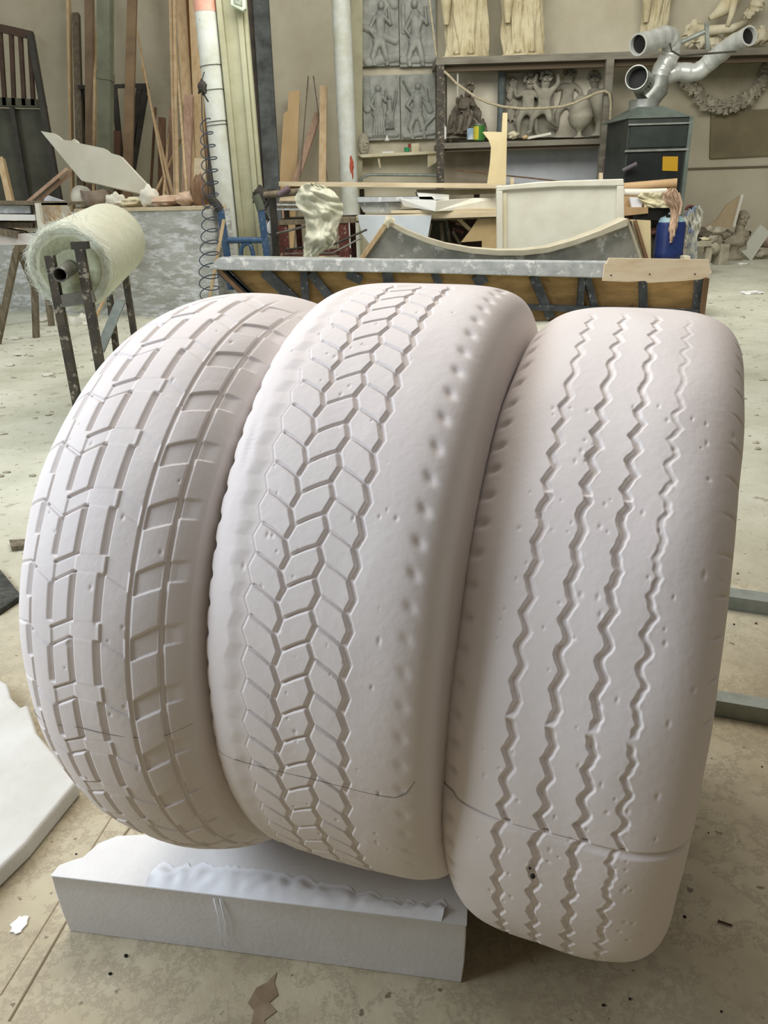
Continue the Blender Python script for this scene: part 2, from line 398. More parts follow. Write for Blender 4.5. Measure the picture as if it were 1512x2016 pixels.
# tyre with block tread (left)
Q1 = (-.217, 1.198, .369, -.007, .460, .137, .151, .101, 2.213, .008)
def depth1(TH, WS):
    R = .46; P = 10.0; D = wavy(TH, WS, R)+pits(TH, WS, R, 3, 40)
    mpd = math.pi/180*R
    jit = .25*np.sin(TH*.9)
    ph = (TH-5.1+jit*0)/P
    u = (ph-np.floor(ph))*P               # 0 at the top edge of a row (d column), running upwards
    u = np.where(u > P-8.2, u-P, u)      # u in (-8.2 .. 1.8): 0 top of the row, -7.3 its bottom
    D += 0
    fade = 1-smooth01((TH-80)/14)
    def vert(w0, top, bot, half, dep):
        ux = np.where(u > top+.7, u-P, u)
        e = np.maximum(0, np.maximum(ux-top, bot-ux))*mpd
        d = np.hypot(np.maximum(np.abs(WS-w0)-half, 0), e)
        side = (WS-w0+half)/(2*half)      # steep right wall, sloped left wall
        prof = np.clip(.25+.85*side, 0, 1)
        return dep*prof*(1-smooth01(d/.0016))
    def seg(w0, u0, w1, u1, half, dep):
        s = np.clip((WS-w0)/(w1-w0), 0, 1); uu = u0+(u1-u0)*s
        du = (u-uu); du = du-P*np.round(du/P)
        sl = (u1-u0)*mpd/(w1-w0); d = np.abs(du)*mpd/math.sqrt(1+sl*sl)
        ex = np.maximum(0, np.maximum(w0-WS, WS-w1)); d = np.hypot(d, ex)
        return dep*(1-smooth01((d-half)/.0013))
    D += groove(WS+.0705, .0008, .0018, .0035)
    D += vert(-.0775, .3, -5.2, .0036, .006)
    D += seg(-.125, -.9, -.078, .3, .001, .003)
    D += vert(-.034, -2.2, -8.0, .0036, .0065)
    D += seg(-.068, -.4, -.034, -2.3, .0016, .0045)
    D += seg(-.033, -2.1, 0, 0, .0009, .003)
    D += vert(.0005, 0, -7.3, .0036, .0065)
    D += seg(-.031, -9.1, 0, -7.3, .0009, .003)
    D += vert(.0388, .1, -6.9, .0036, .0065)
    # slightly sunken bands between the rows
    def band(wa, wb, ta, tb, ba, bb, dep, soft=.002):
        s = np.clip((WS-wa)/(wb-wa), 0, 1); top = ta+(tb-ta)*s; bot = ba+(bb-ba)*s
        uu = np.where(u > top, u-P, u)   # now from top-P .. top
        inrow = np.minimum(top-uu, uu-bot)*mpd
        m = 1-smooth01((inrow)/soft+.5)
        ins = smooth01((WS-wa)/.0015+.5)*smooth01((wb-WS)/.0015+.5)
        return dep*m*ins
    D += band(-.031, .0005, -2.1, 0, -9.1, -7.3, .0016)
    D += band(.0005, .0388, 0, .1, -7.3, -6.9, .0003)
    D += band(.0430, .0735, 0, -1.9, -6.9, -9.0, .0020, .0025)
    D += band(.081, .1100, -2.5, -.8, -9.0, -6.7, .0030, .003)
    D += band(.1155, .138, .2, .8, -6.7, -6.0, .0028, .004)*(1-smooth01((WS-.122)/.014))
    D += .0024*smooth01((WS-.0745)/.0025)*(1-smooth01((WS-.0790)/.0022))
    D += .0036*smooth01((WS-.1095)/.002)*(1-smooth01((WS-.1150)/.002))
    return D*fade
# middle tyre with herringbone tread
Q2 = (.021, 1.162, .341, .014, .466, .137, .146, .064, 4.0, .030)
A2 = [-41.5, -36.3, -31, -25.74, -20.62, -15.37, -10.2, -4.85, -.28, 4.4, 9.45, 14.43, 19.12, 23.52, 28.01, 32.35, 36.95, 41.54, 46.26, 51.15, 55.69, 60.28, 64.63, 69.4, 74, 78.7, 83.4, 88, 92.6]
def depth2(TH, WS):
    R = .466; D = wavy(TH, WS, R)+pits(TH, WS, R, 5, 80)
    ph = np.interp(TH, A2, np.arange(len(A2))); mpd = math.pi/180*R; pm = 4.7*mpd
    low = smooth01((-TH-1)/16)*.0050
    fade = smooth01((TH+50)/6)*(1-smooth01((TH-86)/6))
    zz = .0037*tri(ph)
    for w0, hw, dp in ((-.0055, .0017, .0042), (.0365, .0017, .0042), (.0785, .0024, .0050)):
        D = np.maximum(D, D+groove((WS-(w0+zz-low))*.86, hw, .0017, dp)*fade)
    # raised field ends in a scalloped edge on the left
    e = WS-(-.0470+zz-low*.6)
    D += .0036*smooth01(-e/.0018)*(1-smooth01((-e-.004)/.026))*fade
    D += groove(e*.86+.0008, .0006, .0014, .0016)*fade
    def sipe(wa, wb, pa, pb, f):
        s = (WS+low-wa)/(wb-wa); curve = .035*np.sin(np.clip(s, 0, 1)*math.pi)
        d = (f-(pa+(pb-pa)*s)-curve)*pm*.86
        inside = smooth01((s+.02)/.03)*smooth01((1.02-s)/.03)
        return groove(d, .0009, .0015, .0044)*inside*fade
    fd = ph-np.ceil(ph); fu = ph-np.floor(ph)
    D = np.maximum(D, sipe(-.0435, -.0092, 0.0, -.5, fd)); D = np.maximum(D, sipe(-.0018, .0328, 0.0, .5, fu)); D = np.maximum(D, sipe(.0402, .0748, 0.0, -.5, fd))
    f = ph-np.round(ph)
    d2 = ((f*pm)/.0078)**2
    D += .0031*np.exp(-d2-((WS-.1445+f*pm*.35)/.0060)**2)*(.45+.55*smooth01((TH-18)/14))*smooth01((TH+50)/8)
    D += .0040*np.exp(-((f*pm)/.006)**2-((WS+.1115)/.006)**2)
    D += .0012*np.exp(-((TH-44)/4)**2-((WS+.085)/.006)**2)*(1+np.sin(TH*25))
    return D
# right tyre with four zigzag ribs
Q3 = (.361, 1.127, .378, .014, .510, .006, .152, .110, 3.37, 0.0)
A3 = [-52.6, -47.2, -41.8, -36.4, -31, -25.6, -20.2, -14.81, -9.4, -3.93, .72, 4.61, 8.99, 13.27, 17.84, 22.44, 26.82, 31.25, 35.82, 40.09, 44.28, 48.56, 52.48, 56.56, 60.68, 65.61, 70.35, 75, 79.6, 84.2, 88.8]
def depth3(TH, WS):
    R = .51; D = wavy(TH, WS, R)+pits(TH, WS, R, 9, 110, -20, 60, -.1, .14)
    ph = np.interp(TH, A3, np.arange(len(A3))); mpd = math.pi/180*R
    below = (TH < .3)
    ph = np.where(below, ph+.10*smooth01((TH+8)/8), ph)
    zz = .0042*tri(ph); sh = np.where(below, -.0030, 0)+.0000*TH
    top = 1-.62*smooth01((TH-46)/24)
    lim = smooth01((89-TH)/8)*smooth01((TH+58)/5)
    irr = .0005*np.sin(TH*1.7)+.0003*np.sin(TH*3.9)
    for k, (w0, hw, dp) in enumerate(((-.0565, .0026, .0058), (-.0125, .0026, .0058), (.0310, .0024, .0056), (.0720, .0016, .0040))):
        g = groove((WS-(w0+zz*(1 if k < 3 else .95)+sh+irr*(1+k*.5)))*.84, hw*(.45+.55*top), .0022, dp)*top*lim
        if k == 3: g = g*(1-.55*smooth01((TH-30)/8))*(.8+.2*np.sin(TH*3.1))
        g = g*(1-np.exp(-((TH-(15.6 if k < 2 else 15.9))/(.45 if k < 2 else .8))**2))
        if k < 3: g = g*(1-.9*np.exp(-((TH-44.8+k*.0)/.35)**2))
        D += g
        D -= .0003*np.exp(-((np.abs(WS-(w0+zz+sh))-hw-.0032)/.0012)**2)*top*lim*(.5+.5*np.sin(TH*2.1+k))
    D += np.where(below, (.0008+.0050*smooth01((WS-.0)/.13))*smooth01((TH+1.0)/1.1), .0010*smooth01((.62-TH)/.25))
    f = ph-np.round(ph)
    D += .0045*np.exp(-((f*4.4*mpd)/.0060)**2-((WS+.1285)/.0085)**2)*(1-smooth01((TH-82)/6))
    # tool nicks on the right shoulder
    f2 = (TH-2)/5.6; f2 = f2-np.round(f2)
    D += .0030*np.exp(-((f2*5.6*mpd-(WS-.146)*.5)/.0022)**2-((WS-.146)/.009)**2)*smooth01((TH-10)/8)
    return D
t1 = thing('tyre_sculpture', (-.217, 1.198, .137), 'leftmost white carved tyre, blocky chevron tread, leaning at the left end of the foam block', 'tyre', 'three white carved tyres standing side by side')
t2 = thing('tyre_sculpture', (.021, 1.162, .137), 'middle white carved tyre with herringbone tread, tallest of the three, on the foam block', 'tyre', 'three white carved tyres standing side by side')
t3 = thing('tyre_sculpture', (.361, 1.127, .0), 'rightmost white carved tyre with four zigzag grooves and a cut seam, standing on the floor', 'tyre', 'three white carved tyres standing side by side')
tyre_section('carved_body', Q1, depth1, -180, 180, t1, fine=(-62, 100), wclip=.138)
tyre_section('carved_body', Q2, depth2, -180, 180, t2, fine=(-58, 96))
o = tyre_section('upper_section', Q3, depth3, .42, 262, t3, fine=(-60, 90)); o['label'] = 'long upper section of the tyre above the cut seam'
Q3b = (.359, 1.1265, .378, .014, .510, .006, .152, .110, 3.37, 0.0)
o = tyre_section('lower_section', Q3b, depth3, -97.5, .22, t3, fine=(-60, 90)); o['label'] = 'lower section of the tyre under the cut seam'
def surface_line(name, q, pts, parent, r=.0004, out=.0001, material=PENCIL):
    w = np.linspace(pts[0][0], pts[-1][0], 60); d = np.interp(w, [p[0] for p in pts], [p[1] for p in pts])
    return part(name, MB().tube([tyre_pt(q, a, b, out) for a, b in zip(w, d)], r, 5), material, parent, 180)
surface_line('pencil_line', Q1, [(-.125, -4.2), (-.04, -1.2), (0, -.1), (.05, -.33), (.104, -.7), (.137, .8)], t1, out=-.0002)
surface_line('pencil_line', Q2, [(-.11, -6.6), (-.05, -5.86), (.04, -5.7), (.08, -5.85), (.1374, -6.3), (.150, -5.3), (.159, -3.2)], t2, out=-.0001)
mb = MB(); p = tyre_pt(Q3b, -.0165, -7.9, .0012); mb.blob(p, .0030, (1, 1, 1), 8); mb.blob(tyre_pt(Q3b, -.0205, -6.6, .0002), .0016, (1, 1, 1), 8)
part('screw', mb, BLACK, t3, 180)
# ------------------------------------------------------------------ foam block under the tyres
base_poly = [(-.588, .962), (-.35, .922), (-.1, .879), (.108, .842), (.116, .90), (.135, 1.06), (.10, 1.26), (-.1, 1.32), (-.30, 1.30), (-.365, 1.12), (-.42, 1.048), (-.50, 1.046), (-.528, 1.03), (-.545, 1.0), (-.560, .995), (-.580, .985)]
mb = MB(); n = len(base_poly); lay = []
fr = np.random.default_rng(4)
for k, (z, gx) in enumerate(((0.0, .010), (.05, .003), (.10, 0.0), (.134, 0.0), (.137, -.004))):
    ring = []
    for i, (x, y) in enumerate(base_poly):
        cx_, cy_ = -.22, 1.05
        ring.append((x+(x-cx_)*-gx*1.6, y+(y-cy_)*-gx*1.6, z))
    lay.append(ring)
for ring in lay: mb.v += ring
mb.n = len(mb.v)
for k in range(len(lay)-1):
    for i in range(n): mb.f.append((k*n+i, k*n+(i+1) % n, (k+1)*n+(i+1) % n, (k+1)*n+i))
mb.f.append(tuple(range(n))[::-1]); mb.f.append(tuple(range((len(lay)-1)*n, len(lay)*n)))
fb = thing('foam_block', (-.22, 1.05, 0), 'long white foam block with ragged front edge, under the left and middle tyres', 'block')
bevel(part('block_body', mb, FOAM, fb, 50), .003, 2)
# torn skin of foam along the front edge
rows = []
for i in range(70):
    s = i/69; x = -.42+.49*s; yf = .962-(x+.588)*.172
    w = .042+.014*math.sin(s*5)+.007*noise.noise(Vector((s*22, 0, 0)))*2
    rag = .010*noise.noise(Vector((s*45, 3, 0)))
    row = []
    for j in range(9):
        t = j/8
        row.append((x+t*.012, yf+.001+t*(w+rag), .1372+.0085*math.sin(min(1, t*1.15)*math.pi*.95)*(1+.6*noise.noise(Vector((s*30, t*3, 1))))))
    rows.append(row)
part('torn_edge', MB().grid(rows), mat('foam_skin', srgb(232, 234, 238), rough=.5), fb, 180)
mb = MB(); 
for (a, b, c, d) in ((-.30, .165, .02, .035), (-.29, .17, .007, .05)):
    x = a; yf = .962-(x+.588)*.172-.002
    mb.tube([(x, yf, .13), (x+.004, yf-.004, .09), (x+.002, yf-.003, .05), (x+.006, yf-.005, .02)], [.0012, .0008, .0006, .0004], 5)
part('hanging_strand', mb, mat('foam_skin', srgb(232, 234, 238), rough=.5), fb, 180)
# ------------------------------------------------------------------ other things on the near floor
pl = [G(-120, 1300), G(0, 1358), G(22, 1372), G(30, 1400), G(48, 1418), G(62, 1412), G(80, 1470), G(160, 1565), G(60, 1690), G(-60, 1810), G(-300, 1850)]
pl = [np.array([p[0], p[1], 0]) for p in pl]
mb = MB(); mb.prism([p*np.array([1, 1, 0]) for p in pl], (0, 0, .042))
o = solo('plaster_slab', mb, mat('slab_white', srgb(204, 203, 198), srgb(192, 190, 182), 6, .7, .002, 20, spots=(srgb(150, 146, 132), 8, .68, .75)), 'thick white plaster slab with uneven edge on the floor left of the tyres', 'slab')
bevel(o, .008, 3)
mb = MB(); mb.prism([G(-140, 1085)*1, G(0, 1128), G(44, 1182), G(0, 1212), G(-140, 1250)], (0, 0, .02))
solo('metal_offcut', mb, mat('dark_mesh', srgb(44, 46, 42), srgb(78, 80, 72), 30, .6, .003, 50), 'dark mottled triangular offcut on the floor at the left edge', 'offcut')
mb = MB(); mb.prism([G(20, 1332-260), G(60, 1070), G(62, 1082), G(24, 1086)], (0, 0, .02))
solo('wood_chip', mb, WOODG, 'small brown wood chip on the floor left of the leftmost tyre', 'chip')
def rail(p_top0, p_top1, h, depth, label):
    a = G(*p_top0, h); b = G(*p_top1, h); d = b-a; d /= np.linalg.norm(d)
    a = a-d*.7; b = b+d*.9; nrm = np.array([-d[1], d[0], 0]); nrm = nrm if nrm[1] > 0 else -nrm
    mb = MB(); mb.prism([a, b, b-np.array([0, 0, h]), a-np.array([0, 0, h])], nrm*depth)
    return bevel(solo('steel_rail', mb, GALV, label, 'rail', 'galvanised rails on the floor'), .0015, 2)
rail((1442, 1175), (1512, 1185), .045, .06, 'farther galvanised steel rail on the floor right of the rightmost tyre')
rail((1416, 1380), (1512, 1396), .046, .045, 'nearer galvanised steel rail on the floor right of the rightmost tyre')
mb = MB(); mb.prism([G(1424, 1351), G(1530, 1367), G(1530, 1395), G(1416, 1380)], (0, 0, .036))
# paper-like foam scrap and floor bits
def chip(px, py, r, label, material, name='plaster_flake', cat='flake', h=.004, sq=(1, 1), seed=0, group=None):
    c = G(px, py); n = 14; rr = np.random.default_rng(seed+5)
    ring = [(c[0]+r*sq[0]*math.cos(k*2*math.pi/n)*rr.uniform(.65, 1.15), c[1]+r*sq[1]*math.sin(k*2*math.pi/n)*rr.uniform(.65, 1.15), 0) for k in range(n)]
    return solo(name, MB().prism(ring, (0, 0, h)), material, label, cat, group)
chip(38, 1822, .019, 'ragged white plaster flake on the floor left of the foam block', WHITE, h=.003, sq=(.8, 1.15), seed=1)
mb = MB(); a = G(1415, 1813, .003); b = G(1442, 1822, .003); mb.tube([a, b], .0016, 8); mb.tube([a-(b-a)*.05, a], .003, 8)
solo('rusty_nail', mb, mat('rust', srgb(70, 48, 34), rough=.8), 'rusty nail lying on the floor right of the rightmost tyre', 'nail', smooth=60)
STAIN = mat('tar_stain', srgb(118, 98, 76), srgb(140, 122, 98), 20, .8)
mb = MB(); sp = [(545, 1915), (540, 1935), (548, 1960), (530, 1975), (545, 1992), (520, 2010), (535, 2040), (490, 2040), (500, 1990), (488, 1975), (505, 1945), (525, 1935)]
mb.prism([G(*p, 0) for p in sp], (0, 0, .0012)); solo('floor_crust', mb, STAIN, 'brown crusted stain on the floor in front of the foam block', 'stain')
CR = ['in front of the block left part', 'at the lower left before the block', 'right of the tall right tyre bottom', 'at the bottom edge right of centre', 'at the bottom edge near the first one right', 'just under the block front', 'just under the block front, right of its twin', 'behind the left end of the block', 'at the bottom right corner', 'under the block front, smallest', 'beyond the farther rail', 'between the two rails, right one', 'between the two rails, left one', 'near the farther rail at the right edge', 'below the nearer rail at the right edge', 'beside the right tyre below the nearer rail']
k = 0
for px, py, r in ((248, 1883, .0035), (217, 1918, .003), (1348, 1806, .003), (1240, 1968, .0025), (1188, 1980, .0028), (598, 1890, .0012), (640, 1897, .0012), (150, 1902-220, .002), (1420, 1992, .002), (575, 1920, .001), (1452, 1130, .004), (1488, 1228, .004), (1445, 1230, .003), (1500, 1172, .005), (1500, 1510, .002), (1395, 1640, .0015)):
    c = G(px, py); solo('gravel_crumb', MB().blob(c+np.array([0, 0, r*.6]), r, (1, .8, .7), 6, .3, k), BLACK if r < .0036 else WOODB, 'small dark crumb on the floor '+CR[k], 'crumb', 'dark crumbs on the floor', smooth=180); k += 1
# ------------------------------------------------------------------ glass fibre roll on its trestles
rc = G(118, 845)                                     # foot line of the front trestle
YR = 4.1
A = W(118, 541, YR-.18); Bx = W(232, 462, YR+1.25)
ax = (Bx-A)/np.linalg.norm(Bx-A)
f0 = A+ax*.20; f1 = A+ax*(.20+1.02)
mb = MB(); mb.hollow(A, A+ax*1.55, .036, .006)
solo('steel_pipe', mb, PIPEG, 'grey steel pipe carrying the glass fibre roll on two trestles', 'pipe', smooth=50)
roll_ = thing('fibre_roll', f0*np.array([1, 1, 1])-np.array([0, 0, .24]), 'large pale green roll of glass fibre matting threaded on a steel pipe', 'roll')
def frame_of(axis):
    a = np.cross(axis, [0, 0, 1.]); a /= np.linalg.norm(a); b = np.cross(a, axis); return a, b
ra, rb = frame_of(ax)
def ring(c, r, n=56, seed=0, rough=0.0):
    return [c+(r*(1+rough*noise.noise(Vector((math.cos(2*math.pi*k/n)*2, math.sin(2*math.pi*k/n)*2, seed)))))*(math.cos(2*math.pi*k/n)*ra+math.sin(2*math.pi*k/n)*rb) for k in range(n)]
def loft(rings, close=True):
    mb = MB(); n = len(rings[0])
    for r in rings: mb.v += [tuple(p) for p in r]
    mb.n = len(mb.v)
    for k in range(len(rings)-1):
        for i in range(n): mb.f.append((k*n+i, k*n+(i+1) % n, (k+1)*n+(i+1) % n, (k+1)*n+i))
    if close: mb.f.append(tuple(range(n))[::-1]); mb.f.append(tuple(range((len(rings)-1)*n, len(rings)*n)))
    return mb
Rr = .215
body = [ring(f0+ax*.02, .13), ring(f0+ax*.0, .16, rough=.04), ring(f0-ax*.0, Rr-.02, rough=.05, seed=2), ring(f0+ax*.03, Rr, rough=.03), ring(f0+ax*.3, Rr+.003, rough=.02), ring(f1-ax*.03, Rr, rough=.02), ring(f1, Rr-.02)]
mt_ = part('matting', loft(body), FIBRE, roll_, 40)
mb = loft([ring(f0+ax*.018, .165, rough=.05), ring(f0-ax*.004, .150, rough=.06, seed=3), ring(f0+ax*.03, .05), ring(f0+ax*.05, .04)])
part('roll_end', mb, FIBREE, roll_, 50, 'rough grey-green end of the roll')
mb = MB(); r5 = np.random.default_rng(11)
for k in range(1500):
    th = r5.uniform(0, 2*math.pi); up = math.sin(th); left = math.cos(th)
    rad0 = Rr-.012+r5.uniform(-.035, .014)
    d = (math.cos(th)*ra+math.sin(th)*rb); tn = np.cross(ax, d)*r5.choice([-1, 1])
    c = f0+ax*r5.uniform(-.012, .06 if rad0 > Rr-.01 else .0)+d*rad0
    Ln = r5.uniform(.02, .055); v = tn*r5.uniform(.5, 1)+d*r5.uniform(-.1, .45)+ax*r5.uniform(-.5, .25); v /= np.linalg.norm(v)
    mb.tube([c, c+v*Ln*.5+d*.003, c+v*Ln], [.0007, .0007, .0004], 3, False)
for k in range(90):
    th = r5.uniform(1.2, 2.6); d = (math.cos(th)*ra+math.sin(th)*rb); c = f0+ax*r5.uniform(0, .3)+d*Rr
    v = d+ax*r5.uniform(-.6, .3)+np.cross(ax, d)*r5.uniform(-.6, .6); v /= np.linalg.norm(v); mb.tube([c, c+v*r5.uniform(.015, .06)], [.0008, .0005], 3, False)
stuff(part('loose_fibres', mb, STRAND, mt_, None, 'bristling white loose fibres around the roll edge'))
def roll_trestle(Y, label, tops, pxw=.042, feet=None):
    "two leaning square-tube legs with cross bar; tops = pixel of the leg tops, feet = floor pixels"
    (l0, l1), (r0_, r1_) = tops
    P0 = W(*l0, Y); P1 = W(*r0_, Y); F0 = W(*l1, Y); F1 = W(*r1_, Y)
    ext = lambda a, b: a+(b-a)*(a[2]/(a[2]-b[2]))
    E0 = ext(P0, F0); E1 = ext(P1, F1)
    t = thing('roll_trestle', ((E0[0]+E1[0])/2, Y, 0), label, 'trestle', 'trestles under the fibre roll')
    side = np.array([1, 0, 0.])
    part('leg', MB().beam(P0, E0, pxw, .04), STEELD, t); part('leg', MB().beam(P1, E1, pxw, .04), STEELD, t)
    def at(a, b, s): return a+(b-a)*s
    return t, P0, E0, P1, E1, at
YT = 4.02
t, P0, E0, P1, E1, at = roll_trestle(YT, 'paint-spattered dark steel trestle under the near end of the fibre roll', (((98, 503), (150, 780)), ((157, 488), (197, 720))), .043)
part('cross_bar', MB().beam(at(P0, E0, .24)+np.array([-.02, 0, 0]), at(P1, E1, .24)+np.array([.03, 0, 0]), .06, .035, side=(0, 0, 1)), PIPEG, t, label='grey cross bar holding the pipe')
part('cross_bar', MB().beam(at(P0, E0, .78), at(P1, E1, .80), .04, .035, side=(0, 0, 1)), STEELD, t)
part('end_cap', MB().beam(P1+np.array([-.035, 0, .012]), P1+np.array([.045, 0, .012]), .035, .045, side=(0, 0, 1)), IRON, t, label='open square tube end at the top of the leg')
YT2 = 5.35
t, P0, E0, P1, E1, at = roll_trestle(YT2, 'slender steel trestle under the far end of the fibre roll', (((206, 505), (229, 690)), ((243, 520), (263, 650))), .036)
part('brace', MB().beam(W(197, 690, YT2-.1), W(238, 592, YT2-.05), .06, .02), GALV, t, label='pale flat brace')
part('cross_bar', MB().beam(W(206, 500, YT2), W(246, 497, YT2), .04, .03, side=(0, 0, 1)), STEELD, t)
# ------------------------------------------------------------------ low block wall with the bench on it
a0 = G(-60, 607); a1 = G(437, 628); u = (a1-a0)/np.linalg.norm(a1-a0); nb = np.array([-u[1], u[0], 0])
zt = 1.06
mb = MB(); mb.prism([a0+u*1.35, a1, a1+np.array([0, 0, zt]), a0+u*1.35+np.array([0, 0, zt])], nb*.35)
struct('trim_6', mb, BRICKW)
mb = MB(); mb.prism([a0-u*3, a0+u*1.36, a0+u*1.36+np.array([0, 0, .80]), a0-u*3+np.array([0, 0, .80])], nb*.35)
struct('trim_7', mb, BRICKW)
mb = MB(); mb.prism([a0-u*.3-nb*.05, a1-nb*.05, a1-nb*.05+np.array([0, 0, .07]), a0-u*.3-nb*.05+np.array([0, 0, .07])], nb*.05)
struct('trim_8', mb, BRICKW)
def onwall(px, z=0.0, d=.15):
    "point on top of the low wall below photo column px"
    best = min(((abs(proj_x(a0+u*s+nb*d+np.array([0, 0, zt+z]))-px), s) for s in np.linspace(0, 3.6, 181)))
    return a0+u*best[1]+nb*d+np.array([0, 0, zt+z])
def proj_x(P):
    d = P-np.array([0, 0, CAM_H]); return 756+FPX*(d@Rv)/(d@Fv)
l0 = onwall(150, 0, .0); l1 = onwall(432, 0, .0)
mb = MB(); mb.prism([l0-nb*.03, l1-nb*.03, l1+nb*.4, l0+nb*.4], (0, 0, .035)); solo('bench_board', mb, WOODH, 'long pale wooden board capping the low plastered wall', 'board')
zt += .035
c = onwall(166, 0, .12); mb = MB(); mb.blob(c+np.array([0, 0, .115]), .115, (1, 1, 1), 14, .02, 1)
solo('plaster_ball', mb, OFFW, 'white plaster ball on the wall board under the tilted white panel', 'ball', smooth=180)
c = onwall(197, 0, .16); mb = MB(); mb.lathe([(.06, 0), (.14, .03), (.17, .10), (.16, .17), (.15, .17), (.13, .09), (.04, .03)], c, 16)
for v in range(len(mb.v)):
    x, y, z = mb.v[v]; mb.v[v] = (x+.03*noise.noise(Vector((x*9, y*9, z*9))), y, z+.05*noise.noise(Vector((x*7, y*7, 0)))*(z > c[2]+.05))
solo('broken_mould', mb, mat('brown_mould', srgb(128, 112, 98), srgb(150, 138, 124), 9, .8), 'broken grey-brown round mould on the wall board beside the plaster ball', 'mould', smooth=50)
mdl = [(232, .10, .075, OFFW, 'white conical plaster lump on the wall board, middle of the row'), (262, .13, .05, CREAM, 'flat beige plaster shard on the wall board'),
       (297, .10, .10, OFFW, 'smooth white plaster lump with rounded top on the wall board'), (335, .19, .055, CLOTH, 'torn brown sacking heap on the wall board'),
       (375, .13, .07, CLOTH, 'rounded brown sack lump near the right end of the wall board'), (395, .09, .14, WOODB, 'dark brown crumpled piece at the right end of the wall board')]
for k, (px, r, h, m_, lab) in enumerate(mdl):
    c = onwall(px, 0, .14); mb = MB(); mb.blob(c+np.array([0, 0, h*.9]), r, (1, .7, h/r), 12, .22, k+4)
    for v in range(len(mb.v)):
        if mb.v[v][2] < c[2]: mb.v[v] = (mb.v[v][0], mb.v[v][1], c[2])
    solo('plaster_lump', mb, m_, lab, 'lump', 'debris on the wall board', smooth=60)
mb = MB(); px = [(80, 258), (108, 263), (122, 275), (140, 277), (146, 273), (152, 281), (205, 292), (216, 301), (235, 306), (308, 384), (300, 386), (160, 355)]
Yp = 8.65; pts = []
for a, b in px: pts.append(W(a, b, Yp+(b-258)*.001))
mb.prism(pts, (.02, .055, -.02)); solo('foam_sheet', mb, OFFW, 'tilted off-white foam panel with notched top edge on the wall left of the posts', 'panel')
mb = MB(); mb.beam(W(50, 402, 8.7), W(132, 333, 8.7), .045, .03, side=(0, 1, 0)); mb.beam(W(66, 404, 8.76), W(140, 340, 8.76), .035, .03, side=(0, 1, 0))
solo('wooden_prop', mb, WOODP, 'pair of thin slats propping the tilted foam panel', 'prop')
mb = MB().slab([(84, 400), (90, 384), (132, 398), (132, 403)], 8.85, .05); solo('paper_wedge', mb, PAPER, 'white angular offcut beside the prop slats', 'offcut')
# boards stored at the left end
YS = 7.9
st = thing('board_rack', W(60, 560, YS)*np.array([1, 1, 0]), 'rough timber rack with whitewashed boards at the left edge', 'rack')
part('top_board', MB().slab([(-60, 396), (135, 398), (135, 404), (-60, 403)], YS, .5), WOODG, st)
part('board', MB().slab([(-60, 403), (58, 405), (60, 420), (-60, 420)], YS+.05, .4), MOULDB, st)
part('board', MB().slab([(-60, 421), (68, 423), (70, 434), (-60, 434)], YS-.02, .4), WHITE, st, label='white board')
part('board', MB().slab([(-60, 436), (66, 438), (64, 449), (-60, 449)], YS+.08, .3), WOODG, st)
part('board', MB().slab([(-60, 462), (62, 460), (66, 482), (-60, 482)], YS-.04, .35), mat('pinkish_white', srgb(214, 206, 202), srgb(198, 190, 184), 5, .8), st, label='pinkish white board')
mb = MB(); mb.beam(W(12, 450, YS+.05), W(12, 462, YS+.05), .3, .25); mb.beam(W(70, 404, YS+.1), W(74, 500, YS+.1)*np.array([1, 1, 0]), .05, .05); mb.beam(W(-40, 404, YS+.2), W(-40, 480, YS+.2)*np.array([1, 1, 0]), .08, .08)
part('upright', mb, WOODG, st)
mb = MB(); mb.prism([W(68, 400, YS-.06), W(76, 400, YS-.06), W(88, 480, YS-.06), W(78, 480, YS-.06)], (0, .35, 0)); solo('pale_plank', mb, OFFW, 'narrow white plank edge standing beside the plywood sheet at the left', 'plank')
mb = MB().slab([(76, 400), (132, 399), (140, 430), (128, 470), (86, 480)], YS+.0, .03); solo('plywood_sheet', mb, mat('stained_ply', srgb(168, 134, 88), srgb(178, 172, 158), 3.2, .7, ramp=(.46, .56)), 'stained plywood sheet standing behind the fibre roll', 'sheet')
t = thing('trestle', G(20, 690), 'rough steel trestle with splayed legs at the left edge', 'trestle'); YT3 = 7.0
fx = lambda a, b: a+(b-a)*(a[2]/(a[2]-b[2]))
def ffoot(p0, p1, Y):
    a = W(*p0, Y); b = W(*p1, Y); return a, a+(b-a)*(a[2]/(a[2]-b[2]))
for p0, p1 in (((34, 490), (-8, 690)), ((38, 492), (66, 560)), ((66, 556), (58, 605))):
    a, b = ffoot(p0, p1, YT3) if p0 != (38, 492) else (W(*p0, YT3+.1), W(*p1, YT3+.3))
    if p0 == (66, 556): a, b = W(68, 560, YT3+.3), W(59, 604, YT3+.3); b = np.array([b[0], b[1], 0.0])
    part('leg', MB().beam(a, b, .05, .05), WOODG, t)
part('cross_bar', MB().beam(W(30, 490, YT3), W(110, 486, YT3+.1), .06, .06, side=(0, 0, 1)), WOODG, t)
for k, (px, py, r, lb) in enumerate(((85, 633, .10, 'white plaster chunk on the floor behind the near trestle'), (30, 668, .06, 'yellowish plaster flake left of the near trestle leg'), (95, 740, .05, 'flat plaster chip left of the near trestle'), (160, 640, .12, 'dusty white boulder of plaster under the fibre roll'), (20, 720, .04, 'small flat chip near the left edge'), (40, 700, .05, 'pale chip on the dusty floor at left'))):
    c = G(px, py); solo('plaster_chunk', MB().blob(c+np.array([0, 0, r*.12]), r, (1, .6, .3 if k != 3 else .7), 8, .35, k+20), OFFW, lb, 'chunk', 'plaster chunks on the dusty floor at left', smooth=40)
rr = np.random.default_rng(31)
mb = MB()
